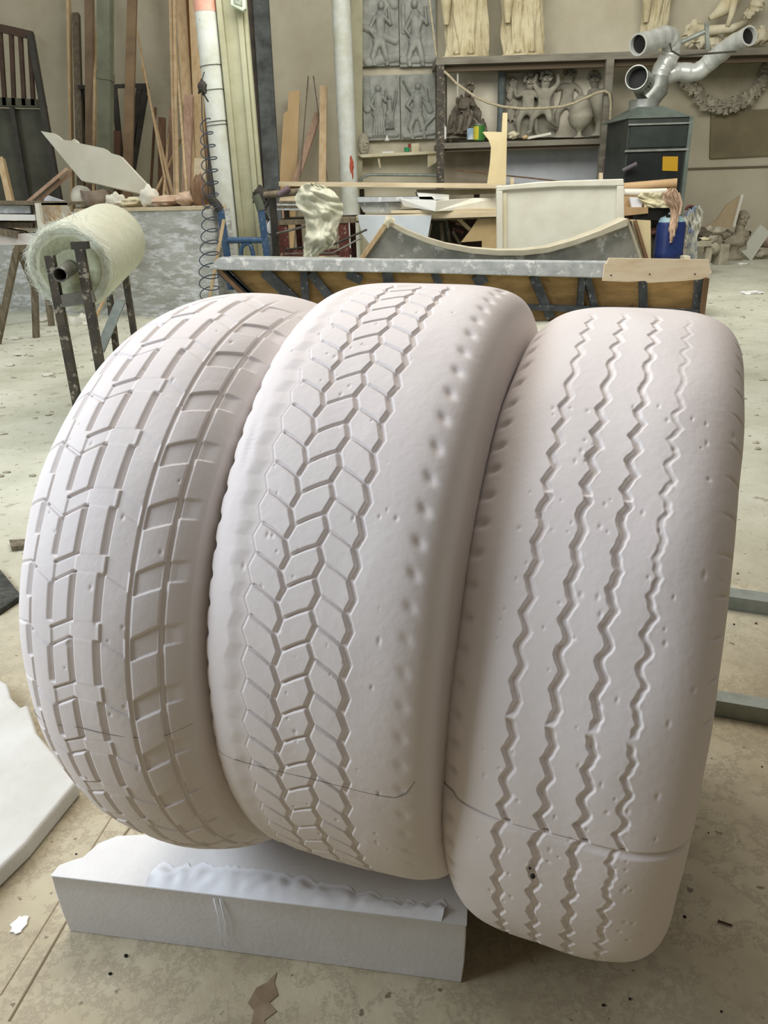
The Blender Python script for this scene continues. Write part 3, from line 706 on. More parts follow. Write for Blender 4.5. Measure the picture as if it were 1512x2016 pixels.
for k in range(420):
    y = 2.6+rr.uniform(0, 1)**.7*6; x = rr.uniform(-.62*y-.2, -.12*y-.3) if rr.uniform() < .8 else rr.uniform(.30*y, .56*y)
    r = rr.uniform(.004, .016); mb.blob((x, y, r*.3), r, (rr.uniform(.8, 2), 1, .45), 4, .3, k)
stuff(solo('floor_rubble', mb, mat('rubble', srgb(200, 198, 182), srgb(160, 154, 132), 3, .9), 'fine plaster rubble scattered over the dusty floor', 'rubble', smooth=40))
# ------------------------------------------------------------------ timber store on the left against the back wall
def plank(name, top, ytop, bot, ybot, wpx, t, m_, label, cat='plank', group=None, smooth=None):
    a = W(top[0], top[1], ytop); b = W(bot[0], bot[1], ybot)
    b = b+(b-a)*(b[2]/(a[2]-b[2])); w = wpx*mpp(W((top[0]+bot[0])/2, (top[1]+bot[1])/2, (ytop+ybot)/2))
    return solo(name, MB().beam(a, b, w, t, side=(1, 0, 0)), m_, label, cat, group)
G1 = 'timber leaning on the back wall'
plank('timber_plank', (134, -60), 13.3, (141, 300), 12.6, 5, .10, WOODY, 'thin orange edge of timber, leftmost of the upright planks', group=G1)
plank('timber_plank', (150, 28), 13.2, (158, 300), 12.4, 13, .08, WOODG, 'mottled grey plank second from the left in the timber store', group=G1)
plank('timber_plank', (176, -60), 13.2, (178, 300), 12.3, 15, .10, mat('tan_plank', srgb(138, 118, 94), srgb(120, 102, 80), 3, .8), 'tall tan brown plank left of the green post', group=G1)
plank('timber_plank', (188, 60), 13.1, (186, 300), 12.0, 5, .06, WOODY, 'narrow yellow lath leaning against the left side of the green post', group=G1)
c0 = W(207, -60, 11.9); c1 = W(208, 300, 11.7); c1 = c1+(c1-c0)*(c1[2]/(c0[2]-c1[2]))
pt = thing('square_post', (c1[0], c1[1], 0), 'tall grey-green square post standing among the timber at left', 'post')
part('shaft', MB().beam(c0, c1, .17, .17), POSTD, pt)
part('collar', MB().beam(c0+(c1-c0)*.30, c0+(c1-c0)*.325, .19, .19), POSTD, pt)
plank('timber_plank', (262, -60), 13.2, (252, 330), 12.2, 18, .06, mat('dull_plank', srgb(142, 120, 92), srgb(124, 104, 80), 3, .8), 'wide dull brown plank right of the green post', group=G1)
hp = thing('steel_hopper_stand', W(252, 420, 12.9)*np.array([1, 1, 0]), 'dark steel V-shaped stand behind the planks at left', 'stand'); YH = 12.7
part('top_frame', MB().beam(W(155, 172, YH), W(292, 168, YH), .05, .05, side=(0, 0, 1)), IRON, hp)
for a, b in (((224, 172), (240, 330)), ((288, 170), (262, 330)), ((275, 172), (255, 330))):
    part('leg', MB().beam(W(*a, YH), ffoot(a, b, YH)[1], .08, .06), IRON, hp)
part('side_panel', MB().slab([(160, 172), (172, 172), (172, 330), (166, 330)], YH+.05, .05), IRON, hp)
for k, (a, b, w, lb) in enumerate(((((270, 62)), (332, 390), 3.5, 'long thin slat leaning right, leftmost of the thin slats'), ((278, 128), (340, 388), 3.5, 'shorter thin slat just right of the first leaning slat'), ((284, 150), (344, 392), 3.0, 'thin slat third in the leaning bundle'),
        ((334, -60), (346, 392), 6, 'tall narrow lath reaching past the top behind the wide plank'), ((342, -60), (350, 392), 6, 'tall pale lath beside the narrow one'), ((344, 60), (362, 300), 4, 'thin lath crossing towards the wide plank'),
        ((333, 250), (322, 392), 4, 'short lath leaning left at the foot of the timber'), ((356, 275), (300, 392), 3, 'short splintered slat crossing low at the foot of the timber'))):
    plank('timber_lath', a, 13.2-.05*k, b, 11.2-.05*k, w, .03, WOOD if k != 5 else WOODY, lb, 'slat', G1)
plank('timber_plank', (352, -60), 13.1, (372, 250), 12.3, 20, .05, WOOD, 'wide pale plank leaning in front of the tall laths', group=G1)
plank('timber_plank', (364, -60), 13.25, (380, 300), 12.5, 14, .05, mat('orange_brown', srgb(150, 108, 68), srgb(132, 92, 58), 3, .7), 'orange-brown plank between two wide pale planks', group=G1)
plank('timber_plank', (380, -60), 12.9, (396, 320), 12.1, 20, .06, WOODY, 'wide yellow plank touching the white pipe post', group=G1)
plank('timber_plank', (398, 60), 12.95, (408, 320), 12.15, 12, .06, WOODB, 'brown plank half hidden by the white pipe post', group=G1)
plank('timber_plank', (373, 189), 12.2, (366, 390), 11.6, 16, .08, WOODP, 'short pinkish plank standing in front of the tall planks', group=G1)
plank('timber_plank', (319, 232), 12.5, (318, 390), 12.3, 13, .06, WOODB, 'short dark brown board behind the leaning slats', group=G1)
plank('timber_plank', (338, 212), 12.8, (334, 390), 12.4, 9, .05, WOODP, 'short reddish brown board beside the dark one', group=G1)
plank('timber_plank', (230, 258), 12.3, (228, 390), 12.2, 16, .08, mat('deep_brown', srgb(88, 62, 48), rough=.8), 'short deep brown board at the foot of the green post', group=G1)
plank('timber_plank', (396, 314), 10.2, (393, 390), 10.1, 22, .10, WOODH, 'short pale block of board right beside the coiled hose', group=G1)
plank('timber_plank', (306, 212), 12.9, (296, 390), 12.6, 4, .04, WOODB, 'thin brown lath behind the leaning slats', group=G1)
plank('timber_plank', (2, 312), 10.0, (22, 400), 9.8, 11, .08, WOODY, 'short yellow plank leaning at the left edge', group=G1)
# dark grille frame on the left
gf = thing('iron_grille', W(40, 460, 10.4)*np.array([1, 1, 0]), 'dark iron grille frame with slanting bars standing at the left edge', 'grille'); YG = 10.4
gm = mat('grille_brown', srgb(62, 46, 34), srgb(78, 60, 46), 8, .7)
part('top_rail', MB().beam(W(-60, 42, YG), W(64, 70, YG), .085, .06, side=(0, 0, 1)), gm, gf)
for a, b in (((-30, 50), (-10, 205)), ((0, 60), (10, 208)), ((22, 64), (28, 208)), ((40, 66), (48, 208)), ((58, 68), (66, 208))):
    part('bar', MB().beam(W(*a, YG), W(*b, YG), .045, .04), gm, gf)
part('frame_post', MB().beam(W(60, 66, YG-.03), ffoot((60, 66), (108, 340), YG-.03)[1], .06, .08), IRON, gf)
part('mid_rail', MB().slab([(-60, 188), (82, 196), (88, 212), (-60, 208)], YG-.02, .1), mat('grille_green', srgb(66, 66, 54), srgb(84, 82, 66), 8, .8), gf)
part('lower_panel', MB().slab([(-60, 212), (80, 215), (118, 420), (-60, 420)], YG+.05, .04), mat('dim_panel', srgb(84, 84, 72), srgb(70, 70, 60), 4, .8), gf)
part('brace', MB().beam(W(24, 212, YG), W(56, 400, YG), .05, .04), IRON, gf)
# ------------------------------------------------------------------ posts in the middle, box, coil hose
YP = 8.9
def vline(top, bot, Y):
    a = W(*top, Y); b = W(*bot, Y); x = (a[0]+b[0])/2; return x
xp = float(W(428, 250, YP)[0])
wp = thing('pipe_post', (xp, YP, 0), 'thick white pipe post with a faded red band near the top', 'post')
mb = MB(); mb.tube([(xp, YP, 0), (xp, YP, 4.6)], .108, 28); pp_ = part('pipe', mb, WPIPE, wp, 60)
zr = W(400, 25, YP)[2]; mb = MB(); mb.tube([(xp, YP, zr), (xp, YP, zr+1)], .1095, 28); part('red_band', mb, REDP, pp_, 60, 'faded red painted band')
for py in (130, 178, 240, 247): 
    z = W(430, py, YP)[2]; mb = MB(); mb.tube([(xp+.112*math.cos(t), YP+.112*math.sin(t), z+.01*math.cos(t)) for t in np.linspace(0, 2*math.pi, 25)], .004, 5); part('tie_wire', mb, PIPEG, pp_, 60)
xg = float(W(482, 300, YP)[0])
mb = MB(); w2 = .175
mb.box(xg-w2+.03, xg-w2+.09, YP-.06, YP+.1, 0, 4.6); mb.box(xg-w2+.085, xg+w2-.12, YP-.02, YP+.1, 0, 4.6); mb.box(xg+w2-.125, xg+w2-.07, YP-.05, YP+.1, 0, 4.6); mb.box(xg+w2-.07, xg+w2-.03, YP-.01, YP+.1, 0, 4.6)
o = solo('channel_post', mb, POSTG, 'wide greenish cream ribbed post right of the white pipe post', 'post'); bevel(o, .012, 2)
mb = MB(); mb.box(xg-w2-.045, xg-w2+.028, YP+.0, YP+.08, 0, 4.6); solo('gap_shade_bar', mb, IRON, 'dark bar added for the shaded gap between the white pipe and the ribbed post', 'bar')  # bar added to darken the shaded gap between pipe and post
bx = thing('switch_box', W(466, 20, YP-.12), 'pale green switch box mounted high on the ribbed post', 'box')
o = part('housing', MB().slab([(452, -40), (482, -40), (484, 17), (478, 22), (454, 10)], YP-.15, .08), mat('box_green', srgb(192, 204, 184), rough=.5), bx); bevel(o, .008, 2)
part('face', MB().slab([(459, -38), (476, -38), (477, 12), (460, 6)], YP-.158, .01), mat('box_face', srgb(160, 166, 150), srgb(120, 128, 112), 30, .5), bx)
mb = MB(); pts = []
for k in range(1500):
    s = k/1499; py = 235+355*s; cxp = 404+14*s+5*math.sin(s*5); c = W(cxp, py, YP-1.05); turns = 13 if True else 0
    th = 2*math.pi*(s**1.05)*15; r = .036+.034*min(1, s*2.0)+.008*math.sin(s*9)
    pts.append(c+np.array([r*1.25*math.cos(th), r*math.sin(th), .035*math.sin(th)]))
mb.tube(pts, .0055, 6); solo('coiled_hose', mb, mat('hose_blue', srgb(58, 66, 78), rough=.5), 'dark blue coiled air hose hanging beside the white pipe post', 'hose', smooth=180)
mb = MB(); a = W(398, 232, YP-.7); mb.tube([W(402, 142, YP-.4), W(396, 165, YP-.5), W(397, 185, YP-.6), a, W(404, 300, YP-.72), W(412, 400, YP-.75)], .006, 6); mb.blob(W(398, 172, YP-.55), .045, (1, 1, 1.2), 8, .4, 2); mb.tube([W(398, 180, YP-.55), W(410, 200, YP-.6)], .008, 6)
solo('hose_knot', mb, IRON, 'dark wire knot and cable on the left side of the white pipe post', 'knot', smooth=60)
mb = MB(); mb.tube([W(412, 235, YP+.05), W(418, 420, YP-.1)], .03, 8); solo('dark_rod', mb, IRON, 'dark rod behind the coiled hose', 'rod', smooth=60)
mb = MB(); a = W(441, 432, 8.0); b = W(412, 592, 7.9); mb.beam(a, a+(b-a)*1.0, .03, .02); solo('lath', mb, WOODY, 'thin pale lath leaning down beside the coil to the mould', 'lath')
# dark stone slabs and plank right of the posts
plank('stone_slab', (486, -60), 13.1, (518, 360), 12.2, 24, .10, mat('dark_brown_slab', srgb(84, 76, 66), srgb(60, 58, 54), 4, .8, .003, 12), 'dark brownish slab just right of the ribbed post', 'slab')
plank('stone_slab', (510, -60), 13.0, (532, 300), 12.2, 30, .12, DGREY, 'tall dark grey mottled slab leaning on the back wall', 'slab')
plank('timber_plank', (501, 282), 12.0, (512, 380), 11.9, 13, .06, WOOD, 'short plank in front of the dark slabs', group=G1)
plank('steel_pipe', (540, 270), 12.4, (534, 380), 12.2, 11, .10, mat('pipe_brown', srgb(98, 92, 84), rough=.5), 'short grey-brown pipe at the foot of the grey slab', 'pipe')
YQ = 12.9
mb = MB(); mb.slab([(564, 175), (586, 173), (591, 700), (554, 700), (554, 220), (562, 214)], YQ, .05)
for v in range(len(mb.v)): mb.v[v] = (mb.v[v][0], mb.v[v][1]+.4*mb.v[v][2]/3, max(mb.v[v][2], 0.0))
solo('mdf_board', mb, mat('board_tan', srgb(204, 176, 132), srgb(196, 166, 120), 3, .7), 'tall tan board with a notched corner leaning on the back wall', 'board')
plank('thin_rod', (607, 150), 13.3, (590, 355), 12.6, 2.2, .02, WOODG, 'thin leaning stick, left of two behind the tan board', 'stick')
plank('thin_rod', (617, 150), 13.3, (632, 260), 13.0, 2.2, .02, WOODG, 'thin leaning stick, right of two behind the tan board', 'stick')
plank('timber_plank', (626, 224), 13.3, (598, 310), 12.9, 12, .05, WOODP, 'brown diagonal plank behind the thin sticks', group=G1)
plank('timber_plank', (637, 171), 13.1, (635, 355), 12.6, 14, .08, WOOD, 'short upright pale plank left of the white wall pipe', group=G1)
xq = float(W(682, 250, 12.6)[0]); mb = MB(); mb.tube([(xq, 12.6, 0), (xq, 12.6, 4.9)], .135, 24)
wq = thing('drain_pipe', (xq, 12.6, 0), 'thick whitewashed drain pipe with red paint drips before the back wall', 'pipe'); pq_ = part('pipe', mb, WPIPE, wq, 60)
mb = MB(); z0 = W(688, 350, 12.6)[2]; z1 = W(686, 312, 12.6)[2]
mb.blob((xq+.05, 12.6-.118, (z0+z1)/2), .05, (.7, .35, 3.2), 8, .4, 3); part('paint_drip', mb, mat('red_drip', srgb(176, 84, 62), rough=.7), pq_, 180, 'red paint drip')
# ------------------------------------------------------------------ reliefs on the wall
def relief(name, quad, Y, th, caps, material, label, cat='relief', group=None, nx=90, ny=140, amp=.05, seed=0, chunk=.4):
    "slab with raised figures; caps = (x0,y0,x1,y1,r,h) in 0..1 of the slab"
    (x0, y0), (x1, y1) = quad; p = W(x0, y1, Y); q = W(x1, y0, Y); wm = q[0]-p[0]; hm = q[2]-p[2]
    U = np.linspace(0, 1, nx); V = np.linspace(0, 1, ny); UU, VV = np.meshgrid(U, V)
    Hh = np.zeros_like(UU)
    asp = hm/wm
    for (a, b, c, d, r, h) in caps:
        ax_, ay = a, b*asp; bx_, by = c, d*asp; X = UU; Yy = (1-VV)*asp
        L2 = (bx_-ax_)**2+(by-ay)**2+1e-9; s = np.clip(((X-ax_)*(bx_-ax_)+(Yy-ay)*(by-ay))/L2, 0, 1)
        dd = np.hypot(X-(ax_+s*(bx_-ax_)), Yy-(ay+s*(by-ay)))
        Hh = np.maximum(Hh, h*np.sqrt(np.maximum(0, 1-(dd/r)**2)))
    nz = np.array([[noise.fractal(Vector((u_*6+seed*7, v_*6*asp, seed)), .8, 2.0, 4) for u_ in U] for v_ in V])
    Hh = Hh*amp+nz*amp*.10*chunk
    Hh = np.clip(Hh, 0, None)
    edge = (UU < .001) | (UU > .999) | (VV < .001) | (VV > .999)
    P = [[(p[0]+U[i]*wm, Y-Hh[j, i], p[2]+V[j]*hm) for i in range(nx)] for j in range(ny)]
    mb = MB().grid(P)
    mb.box(p[0], q[0], Y+.0005, Y+th, p[2], q[2])
    return solo(name, mb, material, label, cat, group, smooth=50)
GR = 'grey relief slabs on the back wall'
YR2 = YB-.10
def body(cx, top, s, lean=0, arms=1, robe=False):
    f = s; c = []
    hx = cx+lean*.1
    c.append((hx, top, hx, top+.02, .085*f, 1.0))                                   # head
    c.append((cx+lean*.05, top+.12*f, cx, top+.36*f, .13*f, .9))                      # torso
    c.append((cx, top+.36*f, cx-.06*f, top+.42*f, .15*f, .85))
    if robe:
        for k in range(5): c.append((cx+(k-2)*.045*f, top+.36*f, cx+(k-2)*.085*f, top+.80*f, .045*f, .75))
    else:
        c += [(cx-.08*f, top+.42*f, cx-.20*f, top+.60*f, .085*f, .85), (cx-.20*f, top+.60*f, cx-.12*f, top+.82*f, .06*f, .75), (cx+.06*f, top+.42*f, cx+.16*f, top+.62*f, .09*f, .9), (cx+.16*f, top+.62*f, cx+.20*f, top+.84*f, .06*f, .75)]
    if arms:
        c += [(cx-.12*f, top+.14*f, cx-.28*f*arms, top+.28*f, .055*f, .8), (cx-.28*f*arms, top+.28*f, cx-.12*f, top+.38*f, .045*f, .8), (cx+.12*f, top+.14*f, cx+.28*f*arms, top+.22*f, .055*f, .8), (cx+.28*f*arms, top+.22*f, cx+.24*f, top+.05*f, .04*f, .8)]
    return c
relief('relief_slab', ((713, -45), (783, 131)), YR2, .09, body(.50, .30, 1.0, .5, 1)+[(.1, .55, .9, .72, .09, .6), (.15, .95, .95, .90, .12, .5), (.6, .05, .9, .3, .12, .5)], GREYPL, 'upper left grey relief slab, seated figure with folded leg', 'relief', GR, seed=1, amp=.09)
relief('relief_slab', ((788, -45), (858, 132)), YR2, .09, body(.45, .28, 1.05, -.4, 1)+[(.6, .45, .35, .80, .08, .8), (.05, .92, .95, .92, .10, .5), (.1, .3, .1, .6, .06, .4)], GREYPL, 'upper right grey relief slab, bending figure above a low brick step', 'relief', GR, seed=2, amp=.09)
relief('relief_slab', ((717, 147), (786, 277)), YR2, .09, body(.42, .20, .9, 0, .8, True)+body(.72, .34, .6, 0, 0, True)+[(.08, .05, .12, .5, .12, .6), (.92, .25, .78, .70, .03, .9), (.1, .92, .9, .92, .07, .4)], GREYPL, 'lower left grey relief slab, robed figures beside a tree', 'relief', GR, seed=3, amp=.08)
relief('relief_slab', ((790, 145), (857, 275)), YR2, .09, body(.48, .18, 1.05, .3, 1)+[(.1, .1, .4, .42, .03, .9), (.95, .65, .6, .85, .06, .7), (.1, .95, .95, .9, .07, .5), (.55, .2, .85, .55, .10, .6)], GREYPL, 'lower right grey relief slab, striding figure with a staff', 'relief', GR, seed=4, amp=.08)
# small wall shelf
YW = 13.25
ws_ = thing('wall_shelf', W(785, 303, YW), 'narrow cream wall shelf under the grey relief slabs', 'shelf')
part('board', MB().slab([(707, 304), (862, 297), (862, 302), (712, 310), (707, 306)], YW, .33), CREAM, ws_)
for a in (742, 843): part('bracket', MB().slab([(a, 306), (a+4, 306), (a+8, 330), (a+5, 330)] if a < 800 else [(842, 304), (862, 303), (862, 318), (842, 330)], YW+.06, .04), CREAM, ws_)
mk = MB(); c = W(715, 285, YW+.12)
sc_ = mpp(c)
for i in range(1): mk.blob(c, 17*sc_, (.72, .5, 1.25), 14, .03, 1)
mk.blob(c+np.array([.02, -17*sc_*.5, -.0]), 4*sc_, (.7, .9, 1.6), 8); mk.blob(c+np.array([.02, -15*sc_*.5, -8*sc_]), 4*sc_, (1.3, .7, .5), 8); mk.blob(c+np.array([.0, -12*sc_*.5, -14*sc_]), 5*sc_, (1, .8, .8), 8)
for sg in (-1, 1): mk.blob(c+np.array([.02+sg*5*sc_, -14.5*sc_*.5, 4*sc_]), 3*sc_, (1.3, .6, .7), 8)
solo('plaster_mask', mk, OLDPL, 'grey plaster face mask at the left end of the wall shelf', 'mask', smooth=180)
def shelf_item(name, px, pyb, hpx, rpx, Y, m_, label, cat, prof=None, smooth=50):
    c = W(px, pyb, Y); s = mpp(c); h = hpx*s; r = rpx*s
    pr = prof or [(1, 0), (1, 1)]
    return solo(name, MB().lathe([(a*r, b*h) for a, b in pr], c, 16), m_, label, cat, smooth=smooth)
shelf_item('small_cup', 801, 299, 8, 5, YW+.1, mat('cup_green', srgb(42, 140, 92), rough=.5), 'small green cup on the wall shelf', 'cup')
shelf_item('plaster_cone', 762, 277, 10, 5, YR2-.1, WHITE, 'little white plaster cone before the lower left relief slab', 'cone', [(1, 0), (.5, .5), (.1, 1)])
shelf_item('small_bottle', 806, 291, 7, 2.5, YW+.12, mat('cap_red', srgb(150, 50, 52), rough=.5), 'tiny red cap on the cup of the wall shelf', 'cap')
mb = MB(); c = W(764, 301, YW+.1); mb.box(c[0]-.09, c[0]+.09, c[1]-.05, c[1]+.05, c[2]-.01, c[2]+.02); solo('plaster_tile', mb, WHITE, 'flat white tile lying on the wall shelf', 'tile')
mb = MB(); c = W(825, 300, YW+.15); mb.box(c[0]-.12, c[0]+.0, c[1]-.02, c[1]+.12, c[2], c[2]+.13); solo('plaster_block', mb, CREAM, 'cream block with a groove at the right of the wall shelf', 'block')
mb = MB(); mb.tube([W(706, 362, 13.3), W(712, 350, 13.3), W(728, 344, 13.3), W(870, 345, 13.3)], .022, 8); solo('wall_conduit', mb, GALV, 'thin conduit running along the wall under the wall shelf', 'conduit', smooth=60)
# ------------------------------------------------------------------ storage rack with statues
YK = 12.7; DK = .8
rk = thing('storage_rack', W(1030, 520, YK)*np.array([1, 1, 0]), 'large grey timber rack along the back wall, two shelves', 'rack')
RKM = mat('rack_wood', srgb(134, 130, 116), srgb(108, 102, 90), 3, .8, .002, 20, stretch=(.5, 3, 3))
zt1 = W(1030, 108, YK)[2]; zt2 = W(1030, 277, YK)[2]; xl = W(862, 200, YK)[0]; xr = W(1201, 200, YK)[0]
xt0 = W(858, 110, YK)[0]
o = part('upper_shelf', MB().box(xt0, xr+3.6, YK, YK+DK, zt1-.09, zt1), RKM, rk)
part('upper_beam', MB().box(xt0+.05, xr+3.6, YK+.12, YK+.2, zt1-.17, zt1-.09), mat('rack_dark', srgb(92, 80, 64), rough=.8), rk)
part('lower_shelf', MB().box(xl, xr+.05, YK, YK+DK, zt2-.075, zt2), RKM, rk)
part('lower_beam', MB().box(xl, xr, YK+.06, YK+.12, zt2-.12, zt2-.075), mat('rack_dark', srgb(92, 80, 64), rough=.8), rk)
for x, y in ((xl+.04, YK+.04), (xl+.12, YK+DK-.06), (xr-.04, YK+.04), (xr-.04, YK+DK-.06), (xr+3.5, YK+DK-.1)):
    part('post', MB().box(x-.055, x+.055, y-.046, y+.04, 0, zt1-.091), STEELD if x < xl+.1 and y < YK+.1 else RKM, rk)
YS1 = YK+.35
solo('backing_board', MB().slab([(868, 284), (985, 282), (985, 520), (868, 520)], YK+.6, .03), mat('shaded_wall_brown', srgb(150, 140, 120), srgb(130, 120, 102), 2, .8), 'dull brown panel standing for the shaded wall under the lower rack shelf', 'panel')  # added panel, its brown stands for the shaded wall under the shelf
solo('backing_board', MB().slab([(988, 284), (1192, 280), (1190, 520), (988, 520)], YK+.56, .03), mat('blue_grey_panel', srgb(186, 190, 194), srgb(168, 172, 178), 2, .7), 'blue-grey panel under the lower rack shelf', 'panel')
def rod(px, Y, r, m_, label, name='thin_rod', cat='rod'):
    return solo(name, MB().tube([W(a, b, Y+(k*.02)) for k, (a, b) in enumerate(px)], r, 6), m_, label, cat, smooth=60)
solo('plaster_board', MB().slab([(880, 134), (1188, 130), (1190, 270), (880, 272)], YK+.66, .03), mat('board_white', srgb(216, 210, 192), srgb(200, 194, 174), 2.5, .8), 'pale plaster board at the back of the lower rack shelf, widened left to lighten the wall', 'board')  # real board at right, widened left so the wall there looks lit
rod([(893, 334), (960, 342), (1040, 350), (1110, 358)], YK+.3, .012, WOODB, 'brown stick lying across under the rack shelf')
rod([(990, 337), (1195, 338)], YK+.6, .02, PIPEG, 'grey pipe running low behind the rack')
# draped statues on top
def draped(name, px, wpx, Y, label, hgt=2.25, seed=0, twist=.8, legs=True):
    base = np.array([W(px, 104, Y)[0], Y, zt1]); s = wpx*mpp(np.array([base[0], Y, zt1+.5]))/2
    st_ = thing(name, base, label, 'statue', 'cream draped statues on the rack')
    plt = [(base[0]+s*1.05*math.cos(t)*(1.05), Y+s*.8*math.sin(t), zt1) for t in np.linspace(0, 2*math.pi, 13)[:-1]]
    part('plinth', MB().prism(plt, (0, 0, .05)), STATM, st_)
    n = 160; mz = 90; rings = []
    H = hgt
    for k in range(mz):
        t = k/(mz-1); z = .05+t*H*.78
        w_ = s*(1.0-.10*math.sin(min(t, .5)*6.28)) if t < .55 else s*(1.0*(1-.25*(t-.55)/.45))
        if t > .9: w_ *= 1-.55*((t-.9)/.1)**1.5
        ring_ = []
        for i in range(n):
            a = 2*math.pi*i/n
            f = 0
            f -= .15*max(0, 1-abs(math.sin(4*a+twist*t*3.2+seed+.6+.8*math.sin(t*5)))*3.0); f -= .10*max(0, 1-abs(math.sin(7.5*a-twist*t*3.6+seed*2))*3.2); f -= .07*max(0, 1-abs(math.sin(12*a+t*2+seed))*3)
            f += .07*math.sin(7*a+twist*t*7+seed*2+1.5*math.sin(t*6+seed))
            f += .045*math.sin(13*a-twist*t*9+seed)
            f += .10*math.exp(-((math.sin(a-t*2.2*twist+seed)-.3)/.18)**2)*(t < .7)
            f += .12*noise.noise(Vector((math.cos(a)*1.6+seed, math.sin(a)*1.6, t*4)))
            rr_ = w_*(1+f-.08)
            ring_.append(base+np.array([math.cos(a)*rr_+.04*math.sin(t*4+seed), math.sin(a)*rr_*.62, z]))
        rings.append(ring_)
    part('draped_robe', loft(rings), STATM, st_, 60)
    mb = MB(); top = base+np.array([.04*math.sin(4+seed), 0, H*.83]); mb.blob(top+np.array([0, -.02, .17]), .13, (.85, 1, 1.2), 12, .04, seed); mb.tube([top-np.array([0, 0, .05]), top+np.array([0, 0, .1])], .06, 10)
    mb.blob(top+np.array([0, -.15, .16]), .025, (.8, 1, 1.5), 6)
    part('head', mb, STATM, st_, 180)
    mb = MB()   # sleeve hanging at one side, hem panels and feet
    for sg, hz in ((-1, .9), (1, 1.15)):
        c = base+np.array([sg*s*.72, -s*.35, hz])
        mb.tube([c+np.array([0, .05, .75]), c+np.array([0, 0, .4]), c+np.array([sg*.03, -.02, .1]), c+np.array([sg*.02, -.02, -.45*(sg < 0)])], [.09, .12, .11, .04], 12)
    part('sleeve', mb, STATM, st_, 60)
    mb = MB()
    for sg in (-.35, .25): mb.blob(base+np.array([sg*s, -s*.56, .08]), .055, (.9, 1.7, .7), 8)
    part('foot', mb, STATM, st_, 180)
    return st_
draped('draped_statue', 912, 92, YS1+.1, 'cream draped statue standing leftmost on top of the rack', seed=1)
draped('draped_statue', 1030, 92, YS1+.1, 'cream draped statue with gathered robe, second on top of the rack', seed=3, twist=-1.0)
draped('draped_statue', 1285, 58, YS1+.35, 'slimmer ochre draped statue behind the ducts on top of the rack', seed=5)
